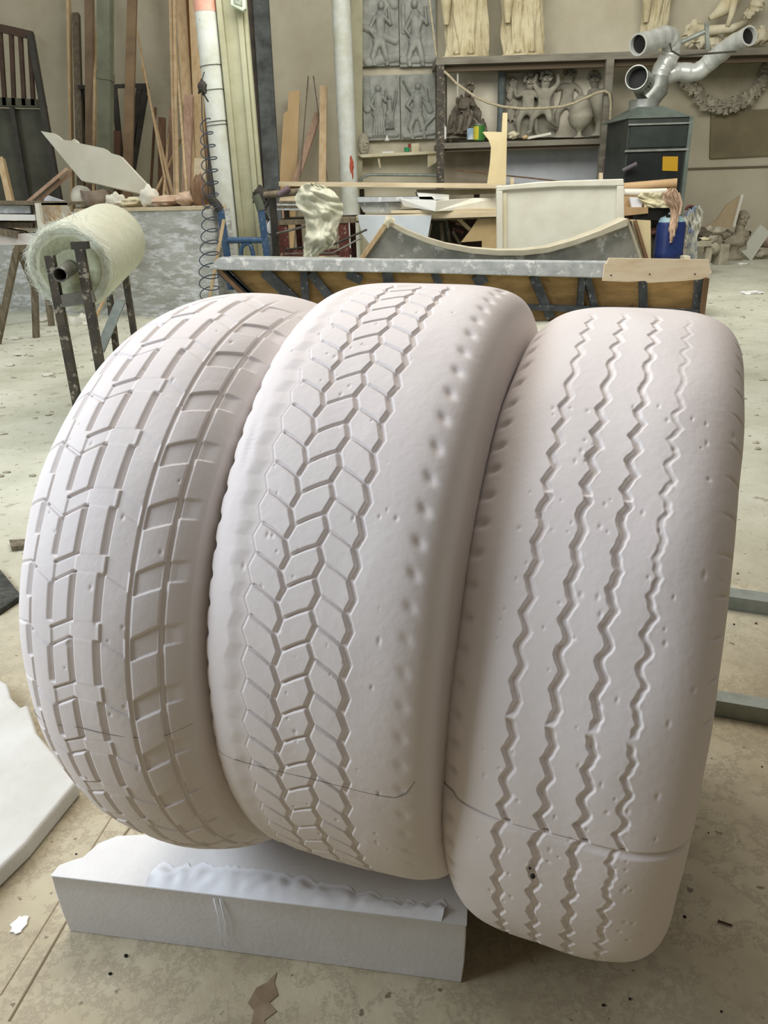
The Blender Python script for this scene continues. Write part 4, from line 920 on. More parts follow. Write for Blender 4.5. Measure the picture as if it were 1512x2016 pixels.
# figures built on a skeleton
def child_figure(name, label, cx_px, foot_py, h_px, Y, material, pose='stand', flip=1, cat='statue', group=None, parent=None):
    base = W(cx_px, foot_py, Y); s = h_px*mpp(base)
    def p(x, z, y=0): return base+np.array([x*s*flip, y*s, z*s])
    t = parent or thing(name, base, label, cat, group)
    J = {}
    if pose == 'stand':
        pts = [p(0, .45), p(0, .56), p(.01, .68), p(.02, .76), p(.03, .88, -.02), p(.03, .95, -.02),
               p(-.10, .72), p(-.22, .66, -.04), p(-.26, .80, -.06), p(.13, .72), p(.24, .62, -.05), p(.20, .50, -.1),
               p(-.08, .42), p(-.17, .26, -.05), p(-.15, .04), p(-.20, .02, -.08), p(.08, .42), p(.15, .24, -.03), p(.20, .04), p(.24, .02, -.08)]
    elif pose == 'sit':
        pts = [p(0, .36), p(0, .47), p(.02, .60), p(.03, .68), p(.08, .80, -.03), p(.09, .88, -.03),
               p(-.09, .62), p(-.10, .50, -.08), p(.02, .50, -.14), p(.13, .63), p(.18, .52, -.1), p(.10, .56, -.15),
               p(-.07, .33), p(-.10, .30, -.22), p(-.14, .08, -.18), p(-.17, .05, -.26), p(.08, .33), p(.10, .32, -.22), p(.02, .12, -.2), p(-.06, .08, -.26)]
    else:  # half figure with arms up
        pts = [p(0, .40), p(0, .52), p(.0, .64), p(.0, .72), p(.02, .84, -.02), p(.02, .92, -.02),
               p(-.11, .68), p(-.20, .80, -.03), p(-.14, .95, -.05), p(.12, .68), p(.22, .78, -.05), p(.20, .96, -.06),
               p(-.08, .38), p(-.20, .28, -.08), p(-.22, .06), p(-.28, .03, -.06), p(.08, .38), p(.10, .22, -.1), p(.22, .14, .0), p(.28, .12, .04)]
    E_ = [(0, 1), (1, 2), (2, 3), (3, 4), (4, 5), (2, 6), (6, 7), (7, 8), (2, 9), (9, 10), (10, 11), (0, 12), (12, 13), (13, 14), (14, 15), (0, 16), (16, 17), (17, 18), (18, 19)]
    R_ = [.105, .10, .10, .05, .095, .075, .055, .042, .03, .055, .042, .03, .075, .058, .036, .03, .075, .058, .036, .03]
    bm_me = bpy.data.meshes.new('body'); P = np.array(pts)-ROOT[t.name]
    import bmesh
    bm = bmesh.new(); lay = bm.verts.layers.skin.verify(); vs = [bm.verts.new(v) for v in P.tolist()]
    for a, b in E_: bm.edges.new((vs[a], vs[b]))
    for v, r in zip(vs, R_): v[lay].radius = (r*s, r*s)
    vs[0][lay].use_root = True
    bm.to_mesh(bm_me); bm.free(); bm_me.materials.append(material)
    o = bpy.data.objects.new('body', bm_me); C.objects.link(o); o.parent = t; ROOT[o.name] = ROOT[t.name]
    sk = o.modifiers.new('skin', 'SKIN'); sk.use_smooth_shade = True
    sb = o.modifiers.new('sub', 'SUBSURF'); sb.levels = 2; sb.render_levels = 2
    mb = MB(); hc = pts[4]+np.array([0, 0, .035*s])   # curls and face
    rr2 = np.random.default_rng(int(cx_px))
    for k in range(26):
        a = rr2.uniform(0, 2*math.pi); e = rr2.uniform(.0, 1.4)
        d = np.array([math.cos(a)*math.cos(e), abs(math.sin(a))*math.cos(e)*.9-.1, math.sin(e)])
        mb.blob(hc+d*.10*s, .034*s, n=6)
    part('curly_hair', mb, material, t, 180)
    mb = MB(); mb.blob(hc+np.array([0, -.10*s, -.01*s]), .016*s, (1, 1, 1.2), 6); mb.blob(hc+np.array([0, -.095*s, -.045*s]), .022*s, (1.3, .6, .5), 6)
    for sg in (-1, 1): mb.blob(hc+np.array([sg*.045*s, -.085*s, -.03*s]), .03*s, n=6); mb.blob(hc+np.array([sg*.035*s, -.096*s, .015*s]), .012*s, (1.3, .5, .8), 6)
    part('face', mb, material, t, 180)
    return t, s, base
pf, s, b = child_figure('winged_child_statue', 'dark clay winged child statue seated with crossed arms on the lower rack shelf', 915, 268, 98, YS1, CLAY, 'sit')
for sg in (-1, 1):
    mb = MB(); r7 = np.random.default_rng(3+sg)
    for k in range(42):
        u_ = r7.uniform(0, 1); x = (.06+.30*u_+r7.uniform(-.03, .05))*sg+(.05 if sg > 0 else 0); z = .66-.62*u_+r7.uniform(-.05, .05)
        c = b+np.array([x*s, .08*s+r7.uniform(-.02, .02)*s, max(z, .03)*s]); mb.blob(c, .055*s, (.7, .45, 1.4), 6)
    part('wing', mb, CLAY, pf, 60, 'ragged feathered wing')
mb = MB(); mb.blob(b+np.array([0, -.02*s, .16*s]), .20*s, (1.1, .7, .85), 12, .15, 4); mb.blob(b+np.array([-.05*s, -.08*s, .05*s]), .2*s, (1.5, .7, .25), 10, .2, 5); part('rock_seat', mb, CLAY, pf, 50)
shelf_item('glue_bottle', 874, 274, 27, 5, YS1-.28, WHITE, 'white bottle with black nozzle and pink label on the lower shelf', 'bottle', [(1, 0), (1, .75), (.5, .88), (.2, .9), (.15, 1)])
shelf_item('paint_tin', 926, 275, 20, 7, YS1-.28, mat('tin_blue', srgb(130, 158, 178), srgb(200, 205, 205), 8, .4), 'small pale blue tin left of the green and yellow can', 'tin')
gc = thing('paint_can', W(943, 277, YS1-.28), 'green and yellow paint can on the lower rack shelf', 'can'); c = W(943, 277, YS1-.28); sm = mpp(c)
mb = MB().lathe([(11*sm, 0), (11*sm, 27*sm)], c, 24); cb_ = part('can_body', mb, mat('can_green', srgb(62, 118, 50), rough=.35), gc, 50)
mb = MB()
vs = []; 
for z in (2*sm, 25*sm):
    for k in range(8):
        a = math.pi*(1.0+.062*k); vs.append((c[0]+11.2*sm*math.cos(a), c[1]+11.2*sm*math.sin(a), c[2]+z))
mb.add(vs, [(k, k+1, 8+k+1, 8+k) for k in range(7)]); part('can_label', mb, mat('label_yellow', srgb(196, 182, 52), rough=.4), cb_, 60, 'yellow side of the label')
mb = MB().lathe([(11.5*sm, 0), (11.5*sm, 1.2*sm), (10*sm, 1.4*sm)], c+np.array([0, 0, 27*sm]), 24); part('can_rim', mb, GALV, gc, 50)
shelf_item('iron_column', 985, 268, 122, 9, YS1+.1, mat('column_grey', srgb(96, 104, 102), srgb(80, 86, 84), 8, .7), 'grey ribbed iron column standing in the middle of the lower rack shelf', 'column', [(1.0, 0), (1.0, .02), (.9, .04), (.85, .10), (.8, .11), (.8, .80), (.95, .82), (.8, .84), (.85, .9), (1.1, .96), (1.1, 1)])
# putti relief panel
CLAYG = mat('relief_clay', srgb(160, 156, 140), srgb(134, 130, 116), 6, .85, .002, 20)
rp = thing('figure_relief', W(1045, 272, YS1+.2), 'grey relief panel of two dancing children on the lower rack shelf', 'relief')
part('panel', MB().slab([(996, 144), (1090, 142), (1092, 270), (998, 272)], YS1+.22, .09), CLAYG, rp)
child_figure('', '', 1036, 268, 104, YS1+.13, CLAYG, 'stand', 1, parent=rp); child_figure('', '', 1068, 266, 112, YS1+.10, CLAYG, 'up', 1, parent=rp)
for k, (x, y, r) in enumerate(((1006, 185, 9), (1012, 205, 8), (1005, 225, 9), (1010, 165, 8), (1018, 240, 7), (1052, 160, 11))):
    c = W(x, y, YS1+.18); part('carved_rock', MB().blob(c, r*mpp(c), (1, .5, 1.3), 8, .3, k), CLAYG, rp, 60)
for k, (x, top, lb) in enumerate(((1112, 138, 'arched child relief, left of two behind the urn shapes'), (1170, 133, 'arched child relief, right of two behind the urn shapes'))):
    ar = thing('arched_relief', W(x, 268, YS1+.35), lb, 'relief', 'arched child reliefs')
    pts = [(x-18, 268), (x-18, top+18)]+[(x-18*math.cos(t), top+18-18*math.sin(t)) for t in np.linspace(.2, math.pi-.2, 9)]+[(x+18, top+18), (x+18, 268)]
    part('arched_panel', MB().slab(pts, YS1+.38, .10), CLAYG, ar)
    child_figure('', '', x, 258, 108, YS1+.30, CLAYG, 'stand' if k == 0 else 'sit', 1-2*k, parent=ar)
OV = [(0.42, 0), (.40, .02), (.22, .05), (.16, .10), (.2, .15), (.55, .22), (.85, .32), (1.0, .46), (1.02, .50), (.98, .52), (.88, .66), (.66, .84), (.40, .95), (.12, 1.0)]
shelf_item('plaster_urn', 1140, 271, 75, 24, YS1-.05, mat('urn_plaster', srgb(170, 166, 148), srgb(150, 146, 130), 4, .75), 'egg-shaped plaster urn with a ridge, left of two on the rack shelf', 'urn', OV, 60)
shelf_item('plaster_urn', 1177, 268, 82, 24, YS1+.12, mat('urn_plaster', srgb(170, 166, 148), srgb(150, 146, 130), 4, .75), 'round plaster urn on a tall foot, right of two on the rack shelf', 'urn',
           [(.75, 0), (.7, .03), (.35, .10), (.28, .25), (.32, .36), (.75, .44), (.98, .60), (1.0, .74), (.88, .88), (.55, .97), (.15, 1)], 60)
def lump(px, py, rpx, Y, m_, label, sq=(1, .7, .6), name='stone_lump', cat='stone', seed=0, grp=None, rough=.25):
    c = W(px, py, Y); r = rpx*mpp(c); return solo(name, MB().blob(c, r, sq, 9, rough, seed), m_, label, cat, grp, smooth=50)
lump(1010, 266, 11, YS1-.3, CREAM, 'tan stone lump at the left foot of the child relief', seed=3)
lump(1034, 270, 6, YS1-.32, WOODY, 'small ochre chip on the rack shelf before the child relief', seed=4)
mb = MB(); mb.beam(W(1038, 272, YS1-.3), W(1084, 263, YS1-.3), .035, .06, side=(0, 0, 1)); solo('wood_strip', mb, OFFW, 'pale slat lying tilted on the lower rack shelf', 'slat')
rope = []
for px, py in ((874, 140), (885, 150), (897, 163), (915, 176), (935, 190), (960, 202), (990, 210), (1030, 214), (1070, 213), (1105, 210), (1130, 203), (1155, 192), (1175, 183), (1190, 179), (1199, 183), (1203, 200), (1201, 240), (1196, 300), (1195, 320)): rope.append(W(px, py, YK-.08))
solo('hanging_cable', MB().tube(rope, .018, 8), ROPE, 'pale cable sagging across the front of the rack and down its right post', 'cable', smooth=180)
rod([(901, 135), (901, 190)], YK+.2, .015, OFFW, 'thin white cord hanging inside the rack at left', 'cord', 'cord')
mb = MB(); mb.tube([W(1194, 312, YK-.05), W(1193, 360, YK-.05)], .045, 10); mb.tube([W(1194, 330, YK-.05), W(1194, 342, YK-.05)], .06, 10); solo('hose_fitting', mb, mat('purple_grey', srgb(108, 92, 98), rough=.6), 'purplish hose end hanging at the right rack post', 'fitting', smooth=60)
rod([(838, -60), (859, 112)], 12.3, .014, ROPE, 'thin pale rope slanting down past the upper right relief slab', 'slanting_rope', 'rope')
# sculpture and pieces on the rack top at the right
ds = thing('fountain_sculpture', W(1440, 100, YS1+.2)*np.array([1, 1, 0])+np.array([0, 0, zt1]), 'cream sculpture of a big fish with a reclining limb, rack top at upper right', 'sculpture'); YD = YS1+.1
mb = MB(); fish = [W(a, b, YD) for a, b in ((1397, 36), (1410, 28), (1425, 16), (1440, 0), (1455, -18), (1480, -30))]; s1 = mpp(fish[0]); mb.tube(fish, [5*s1, 9*s1, 15*s1, 18*s1, 15*s1, 8*s1], 14)
part('fish_body', mb, CREAM, ds, 180)
mb = MB(); lim = [W(a, b, YD-.15) for a, b in ((1432, 52), (1440, 30), (1446, 0), (1450, -30))]; mb.tube(lim, [4*s1, 6*s1, 8*s1, 10*s1], 12); mb.tube([W(1395, 60, YD), W(1440, 56, YD-.1), W(1470, 44, YD)], [9*s1, 8*s1, 5*s1], 12)
part('limb', mb, CREAM, ds, 180)
mb = MB()
for k, (x, y, r) in enumerate(((1368, 62, 18), (1385, 78, 15), (1405, 84, 14), (1358, 80, 12), (1460, 60, 16), (1480, 72, 16), (1500, 70, 15), (1440, 80, 16), (1490, 10, 14), (1475, 28, 10))):
    c = W(x, y, YD+.1); mb.blob(c, r*s1, (1.1, .7, .9), 10, .3, k)
part('rock_base', mb, CREAM, ds, 60)
# garland relief on the wall, right
gl = thing('garland_relief', W(1430, 200, YB-.15), 'weathered stone garland swag on the back wall right of the heater', 'relief')
mb = MB(); sw = [W(a, b, YB-.14) for a, b in ((1347, 152), (1362, 178), (1385, 200), (1412, 212), (1440, 210), (1470, 196), (1495, 172), (1512, 140), (1530, 110))]; s2 = mpp(sw[0])
dense = [sw[i]+(sw[i+1]-sw[i])*t for i in range(len(sw)-1) for t in (0, .2, .4, .6, .8)]
r8 = np.random.default_rng(8)
for k, c in enumerate(dense):
    for j in range(5): mb.blob(c+np.array([r8.uniform(-8, 8)*s2, r8.uniform(-.03, .03), r8.uniform(-10, 10)*s2]), r8.uniform(4, 8)*s2, (1, .45, .8), 7, .6, k+j)
part('leaf_swag', mb, OLDPL, gl, 60)
part('back_slab', MB().slab([(1343, 148), (1365, 140), (1520, 100), (1520, 150), (1490, 190), (1440, 222), (1410, 226), (1375, 205)], YB-.10, .1), mat('slab_old', srgb(166, 160, 138), srgb(150, 144, 122), 4, .85), gl)
# ------------------------------------------------------------------ hot air heater with ducts
YH2 = 11.4
ht = thing('air_heater', W(1280, 560, YH2)*np.array([1, 1, 0]), 'tall dark green industrial air heater with silver ducts', 'heater')
xa = W(1232, 300, YH2)[0]; xb = W(1352, 300, YH2)[0]; ztop = W(1290, 232, YH2)[2]; zmid = W(1290, 296, YH2)[2]; dep = 1.0
xs = W(1208, 300, YH2+.5)[0]
part('cabinet', MB().box(xa, xb, YH2, YH2+dep, 0, ztop), HEATG, ht)
part('side_panel', MB().prism([(xa-.0, YH2-.0, 0), (xa, YH2, ztop), (xs+.03, YH2+.62, ztop-.03), (xs+.03, YH2+.62, 0)], (0.02, .05, 0)), HEATB, ht, label='blue-grey side panel')
mb = MB(); mb.box(xa+.03, xb-.03, YH2-.02, YH2, zmid+.04, ztop-.10); part('door', mb, mat('heater_door', srgb(44, 50, 47), srgb(54, 60, 56), 4, .45), ht)
ld = part('door', MB().box(xa+.03, xb-.05, YH2-.02, YH2, .35, zmid-.04), mat('heater_door_low', srgb(26, 30, 30), srgb(36, 40, 40), 4, .4), ht, label='almost black lower door')
part('trim_strip', MB().box(xa-.02, xb+.01, YH2-.035, YH2, zmid-.012, zmid+.012), GALVT, ht); part('trim_strip', MB().box(xa, xb+.01, YH2-.035, YH2, ztop-.085, ztop-.065), GALVT, ht)
part('corner_strip', MB().box(xb-.02, xb+.03, YH2-.03, YH2+.03, 0, ztop), HEATF, ht)
part('warning_label', MB().slab([(1305, 308), (1335, 308), (1334, 337), (1304, 336)], YH2-.03, .008), mat('yellow_label', srgb(182, 142, 36), rough=.5), ld, label='square yellow label')
part('handle', MB().tube([W(1226, 336, YH2-.1), W(1254, 322, YH2-.15)], .03, 10), mat('handle_grey', srgb(90, 84, 88), rough=.5), ld, 60)
nx0 = W(1268, 205, YH2)[0]; nx1 = W(1318, 205, YH2)[0]; zn = W(1290, 206, YH2)[2]
a = [(xa-.02, YH2-.02, ztop), (xb+.02, YH2-.02, ztop), (xb+.02, YH2+dep, ztop), (xa-.10, YH2+dep, ztop)]; b = [(nx0, YH2+.25, zn), (nx1, YH2+.25, zn), (nx1, YH2+.7, zn), (nx0, YH2+.7, zn)]
part('hood', MB().add(a+b, [(0, 1, 5, 4), (1, 2, 6, 5), (2, 3, 7, 6), (3, 0, 4, 7), (4, 5, 6, 7), (3, 2, 1, 0)]), HEATF, ht)
hc = np.array([(nx0+nx1)/2-.03, YH2+.45]); s3 = mpp(W(1290, 190, YH2+.4))
def wp_(px, py, y): return W(px, py, YH2+y)
mb = MB(); mb.tube([(hc[0], hc[1], zn-.03), (hc[0], hc[1], zn+14*s3)], 29*s3, 24); mb.tube([(hc[0], hc[1], zn+13*s3), wp_(1291, 172, .45), wp_(1296, 150, .45)], [27*s3, 26*s3, 20*s3], 24)
part('collar', mb, GALVT, ht, 50)
mb = MB(); mb.hollow(wp_(1253, 152, .0), wp_(1274, 170, .55), 21*s3, .012); od = part('open_duct', mb, GALVT, ht, 50, 'open duct mouth facing left')
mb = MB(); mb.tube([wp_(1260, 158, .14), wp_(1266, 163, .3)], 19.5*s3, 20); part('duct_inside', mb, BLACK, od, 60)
def duct(pts, r, Y, mouth, m_=GALVT, n=26):
    P = [wp_(a, b, y) for a, b, y in pts]
    # smooth the path and wrinkle the foil
    Q = []
    for i in range(len(P)-1):
        p0 = P[max(i-1, 0)]; p1 = P[i]; p2 = P[i+1]; p3 = P[min(i+2, len(P)-1)]
        for t in np.linspace(0, 1, 14)[:-1]: Q.append(.5*((2*p1)+(-p0+p2)*t+(2*p0-5*p1+4*p2-p3)*t*t+(-p0+3*p1-3*p2+p3)*t**3))
    Q.append(P[-1]); rr_ = [r*s3*(1+.012*math.sin(k*1.9)+.03*math.sin(k*.7)) for k in range(len(Q))]
    mb = MB().tube(Q, rr_, n, False)
    d = (Q[-1]-Q[-2]); d /= np.linalg.norm(d)
    mb.hollow(Q[-1], Q[-1]+d*.07, r*s3*1.03, .02, n)
    return mb, Q[-1]+d*.02, d
FOIL = mat('foil_duct', srgb(206, 209, 204), srgb(190, 193, 187), 6, .34, .012, 5, metal=.3)
dk = [duct([(1296, 158, .5), (1304, 135, .5), (1318, 112, .5), (1322, 88, .45), (1312, 72, .35), (1290, 78, .2), (1262, 86, 0)], 18, 0, 1), duct([(1296, 160, .6), (1330, 142, .6), (1370, 142, .55), (1400, 120, .45), (1435, 92, .2), (1468, 74, -.1)], 16.5, 0, 1)]
for k, (mb, e, d) in enumerate(dk):
    fd_ = part('foil_duct', mb, FOIL, ht, 60, 'foil duct bending back to the left' if k == 0 else 'foil duct reaching to the right')
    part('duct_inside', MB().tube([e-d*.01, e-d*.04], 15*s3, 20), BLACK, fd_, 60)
mb = MB(); c = W(1440, 88, YH2+.2); mb.tube([W(1319, 86, YH2+.2), W(1322, 100, YH2+.1), W(1340, 110, YH2+.1), W(1400, 105, YH2), W(1450, 101, YH2-.1)], .012, 6); part('hanging_wire', mb, IRON, ht, 60)
solo('orange_strip', MB().slab([(1261, 108), (1268, 108), (1267, 132), (1261, 132)], YK+.5, .03), mat('orange', srgb(196, 140, 40), rough=.6), 'small orange strip hanging from the rack above the heater collar', 'strip')
mb = MB(); mb.tube([W(1340, 84, YH2+.5), W(1388, 62, YH2+.4)], .03, 8); mb.beam(W(1391, 45, YH2+.4), W(1393, 98, YH2+.4), .05, .03); solo('duct_bracket', mb, GALV, 'grey metal bracket bar between the two foil ducts', 'bracket', smooth=50)
# ------------------------------------------------------------------ work table in the middle with its load
YM = 9.4; TD = 1.1
ztab = W(850, 421, YM)[2]; xm0 = W(546, 410, YM)[0]; xm1 = W(1335, 410, YM)[0]
tb = thing('work_table', ((xm0+xm1)/2, YM+.5, 0), 'long cluttered work table with red-brown steel legs behind the mould', 'table')
part('tabletop', MB().box(xm0, xm1, YM, YM+TD, ztab-.07, ztab-.015), WOODG, tb)
part('top_edge', MB().box(xm0+.9, W(1000, 420, YM)[0], YM-.03, YM, ztab-.05, ztab+.005), WOODH, tb, label='pale front edge board')
lx = lambda px: float(W(px, 450, YM)[0])
for px, y, w in ((556, YM+.05, .12), (572, YM+TD-.1, .07), (676, YM+.05, .12), (690, YM+TD-.1, .07), (1020, YM+.1, .12), (1240, YM+.1, .08)):
    part('leg', MB().box(lx(px)-w/2, lx(px)+w/2, y-.04, y+.04, 0, ztab-.07), REDST, tb)
zb = W(620, 500, YM)[2]
part('stretcher', MB().box(lx(556), lx(690), YM+.1, YM+.18, zb-.03, zb+.04), REDST, tb)
z2a = W(620, 366, YM)[2]
uf = thing('shelf_plank', W(770, 362, YM+.6)*np.array([1, 1, 0])+np.array([0, 0, z2a-.1]), 'long pale shelf plank raised above the work table on uprights', 'plank')
a = W(556, 362, YM+.55); b = W(985, 366, YM+.35); part('plank_edge', MB().beam(a, b, .05, .45, side=(0, 0, 1)), WOODH, uf)
for px in (560, 712, 940):
    c = W(px, 372, YM+.6); part('upright', MB().box(c[0]-.03, c[0]+.03, YM+.62, YM+.7, ztab-.015, c[2]-.0), WOODG, uf)
def tslab(name, px, dy, th, m_, label, cat, lean=0, group=None):
    return solo(name, MB().slab(px, YM+dy, th, lean), m_, label, cat, group)
gs = thing('sheet_stack', W(600, 405, YM+.02), 'stack of thin grey sheets on the left end of the work table', 'stack')
for k, (y0, y1, x0, x1) in enumerate(((396, 400, 548, 640), (401, 405, 543, 646), (406, 409, 546, 636), (410, 414, 544, 642))):
    part('sheet', MB().slab([(x0, y0), (x1, y0), (x1, y1), (x0, y1)], YM+.0, .6), MOULDB if k % 2 else WOODG, gs)
tslab('board_offcut', [(562, 384), (572, 365), (595, 362), (600, 396), (548, 396)], .5, .04, WOOD, 'tan board offcut standing behind the sheet stack', 'offcut')
tslab('board_offcut', [(547, 408), (552, 384), (628, 382), (640, 398)], .25, .04, WOODH, 'pale board offcut lying on the grey sheet stack', 'offcut')
tslab('mould_slab', [(702, 388), (850, 387), (858, 396), (706, 398)], .25, .5, MOULDB, 'long grey slab lying on the work table left of the white blocks', 'slab')
tslab('mould_slab', [(704, 398), (790, 398), (790, 418), (716, 418)], .3, .45, MOULDG, 'grey slab under the long grey one on the work table', 'slab')
def loosebox(name, px, Y, th, m_, label, cat): return solo(name, MB().slab(px, Y, th), m_, label, cat)
loosebox('white_block', [(821, 379), (884, 383), (884, 394), (826, 392)], YM+.25, .5, WHITE, 'small white block behind the long white one on the table', 'block')
wb = thing('wedge_block', W(860, 416, YM-.1), 'long white and cream wedge-shaped block on the front of the work table', 'block')
part('left_face', MB().prism([W(789, 392, YM+.1), W(859, 396, YM-.15), W(857, 416, YM-.15), W(795, 406, YM+.1)], (.02, .45, 0)), WHITE, wb)
part('right_face', MB().prism([W(859, 396, YM-.149), W(930, 390, YM+.15), W(980, 389, YM+.3), W(980, 410, YM+.3), W(857, 416, YM-.149)], (.0, .3, 0)), OFFW, wb)
loosebox('cream_board', [(822, 373), (985, 372), (985, 381), (905, 384), (822, 380)], YM+.5, .4, CREAM, 'cream board lying behind the white blocks on the table', 'board')
loosebox('under_board', [(770, 416), (868, 411), (985, 411), (985, 420), (770, 420)], YM-.02, .6, WOODH, 'thin pale board beneath the wedge block at the table edge', 'board')
tp = MB().slab([(950, 260), (958, 259), (988, 260), (990, 222), (999, 222), (996, 364), (959, 364), (965, 320), (967, 290), (962, 275)], YM+.75, .03)
solo('template_board', tp, MDF, 'pale template board with curved cut edge standing up from the table', 'template')
solo('wood_block', MB().slab([(1005, 350), (1012, 350), (1012, 420), (1005, 420)], YM+.7, .05), WOODH, 'tiny pale peg above the framed white panel', 'peg')
solo('wood_block', MB().slab([(1180, 340), (1187, 340), (1187, 420), (1180, 420)], YM+.7, .05), WOODH, 'tiny pale block above the right end of the framed panel', 'peg')
# framed white panel leaning on the table
fp = thing('framed_panel', W(1105, 560, YM-.65)*np.array([1, 1, 0]), 'large off-white panel with raised border leaning against the work table', 'panel')
YF = YM-.65; PW = mat('panel_white', srgb(216, 215, 200), srgb(206, 204, 188), 4, .75, .002, 14)
zlow = 585
part('panel_face', MB().slab([(982, 366), (1224, 354), (1226, zlow), (984, zlow)], YF+.03, .03), PW, fp)
mb = MB(); mb.slab([(978, 366), (1006, 364), (1060, 358), (1100, 356), (1160, 354), (1228, 352), (1229, 366), (1100, 368), (1000, 374), (978, 378)], YF, .07)
mb.slab([(978, 376), (990, 376), (991, zlow), (980, zlow)], YF, .07); mb.slab([(1215, 366), (1229, 366), (1231, zlow), (1216, zlow)], YF, .07)
bevel(part('border', mb, OFFW, fp), .01, 2)
mb = MB(); mb.slab([(990, 380), (998, 379), (998, zlow), (991, zlow)], YF+.015, .02); part('side_strip', mb, CREAM, fp, label='cream strip inside the left border')
solo('thin_board', MB().slab([(1228, 361), (1275, 357), (1275, 360), (1228, 367)], YM+.3, .3), WOODY, 'thin yellow board on the table right of the framed panel', 'board')
solo('cardboard_tube', MB().hollow(W(1228, 370, YM+.35), W(1333, 361, YM+.15), .055, .006), CARD, 'brown cardboard tube lying on the right end of the table load', 'tube', smooth=50)
solo('rolled_paper', MB().tube([W(1228, 379, YM+.1), W(1275, 380, YM+.1), W(1312, 376, YM+.1)], [.04, .045, .03], 12), OFFW, 'pale rolled sheet under the cardboard tube', 'roll', smooth=60)
def crumple(name, outline, Y, th, m_, label, cat, amp=.05, seed=0, n=40, freq=5, parent=None):
    "folded cloth or film hanging inside a pixel outline (left and right edge per row)"
    rows = []
    for i, (py, xa_, xb_) in enumerate(outline): rows.append((py, xa_, xb_))
    P = []; ys = np.linspace(0, len(rows)-1, n)
    for yv in ys:
        i = min(int(yv), len(rows)-2); t = yv-i
        py = rows[i][0]*(1-t)+rows[i+1][0]*t; xa_ = rows[i][1]*(1-t)+rows[i+1][1]*t; xb_ = rows[i][2]*(1-t)+rows[i+1][2]*t
        row = []
        for j in range(n):
            s = j/(n-1); px = xa_+(xb_-xa_)*s
            f = amp*(1.1*noise.noise(Vector((s*2.2+yv*.25, yv*.45, seed)))-1.3*abs(noise.noise(Vector((s*freq*.8-yv*.35, yv*.55, seed+9))))-.8*abs(noise.noise(Vector((s*freq*1.5, yv*.3, seed+3))))-.9*math.sin(s*math.pi))
            row.append(W(px+2*noise.noise(Vector((s*4, yv*2, seed+5))), py, Y+f))
        P.append(row)
    mb = MB().grid(P)
    o = part(name, mb, m_, parent, 180) if parent else solo(name, mb, m_, label, cat, smooth=180)
    sd = o.modifiers.new('thickness', 'SOLIDIFY'); sd.thickness = th
    return o
pb = thing('paper_parcel', W(1255, 404, YM+.05), 'brown and cream wrapped parcel on the right end of the table', 'parcel')
part('box', MB().slab([(1229, 386), (1330, 388), (1330, 405), (1229, 408)], YM+.05, .5), CARD, pb)
crumple('wrapping', [(379, 1262, 1330), (388, 1255, 1328), (396, 1262, 1328), (403, 1268, 1325), (409, 1270, 1326)], YM-.02, .006, mat('cream_wrap', srgb(206, 200, 168), srgb(190, 182, 150), 5, .8), '', '', .03, 2, parent=pb)
part('white_patch', MB().slab([(1240, 388), (1266, 389), (1263, 408), (1244, 408)], YM-.02, .05), PAPER, pb, label='white rectangular paper')
solo('flat_box', MB().slab([(1229, 408), (1276, 408), (1276, 420), (1229, 425)], YM-.05, .5), CARD, 'flat brown carton below the parcel at the table edge', 'carton')
solo('black_case', MB().slab([(1278, 410), (1322, 409), (1318, 428), (1310, 434), (1262, 430), (1262, 422)], YM-.03, .5), BLACK, 'black case on the right end of the table under the parcel', 'case')
crumple('draped_cloth', [(371, 1318, 1330), (380, 1305, 1334), (395, 1306, 1338), (410, 1318, 1342), (430, 1320, 1336), (450, 1316, 1332), (466, 1319, 1326), (478, 1319, 1322)], YM-.16, .006, CLOTH, 'pinkish torn cloth hanging over the right table corner above the blue drum', 'cloth', .05, 1)
mb = MB(); mb.tube([W(1322, 455, YM-.3), W(1320, 478, YM-.3)], .008, 5); mb.tube([W(1328, 440, YM-.3), W(1327, 465, YM-.3)], .010, 5); mb.tube([W(1336, 380, YM-.25), W(1342, 400, YM-.25), W(1338, 422, YM-.25)], .014, 6); solo('cloth_strips', mb, CLOTH, 'thin strips dangling from the pinkish cloth', 'strips', smooth=60)
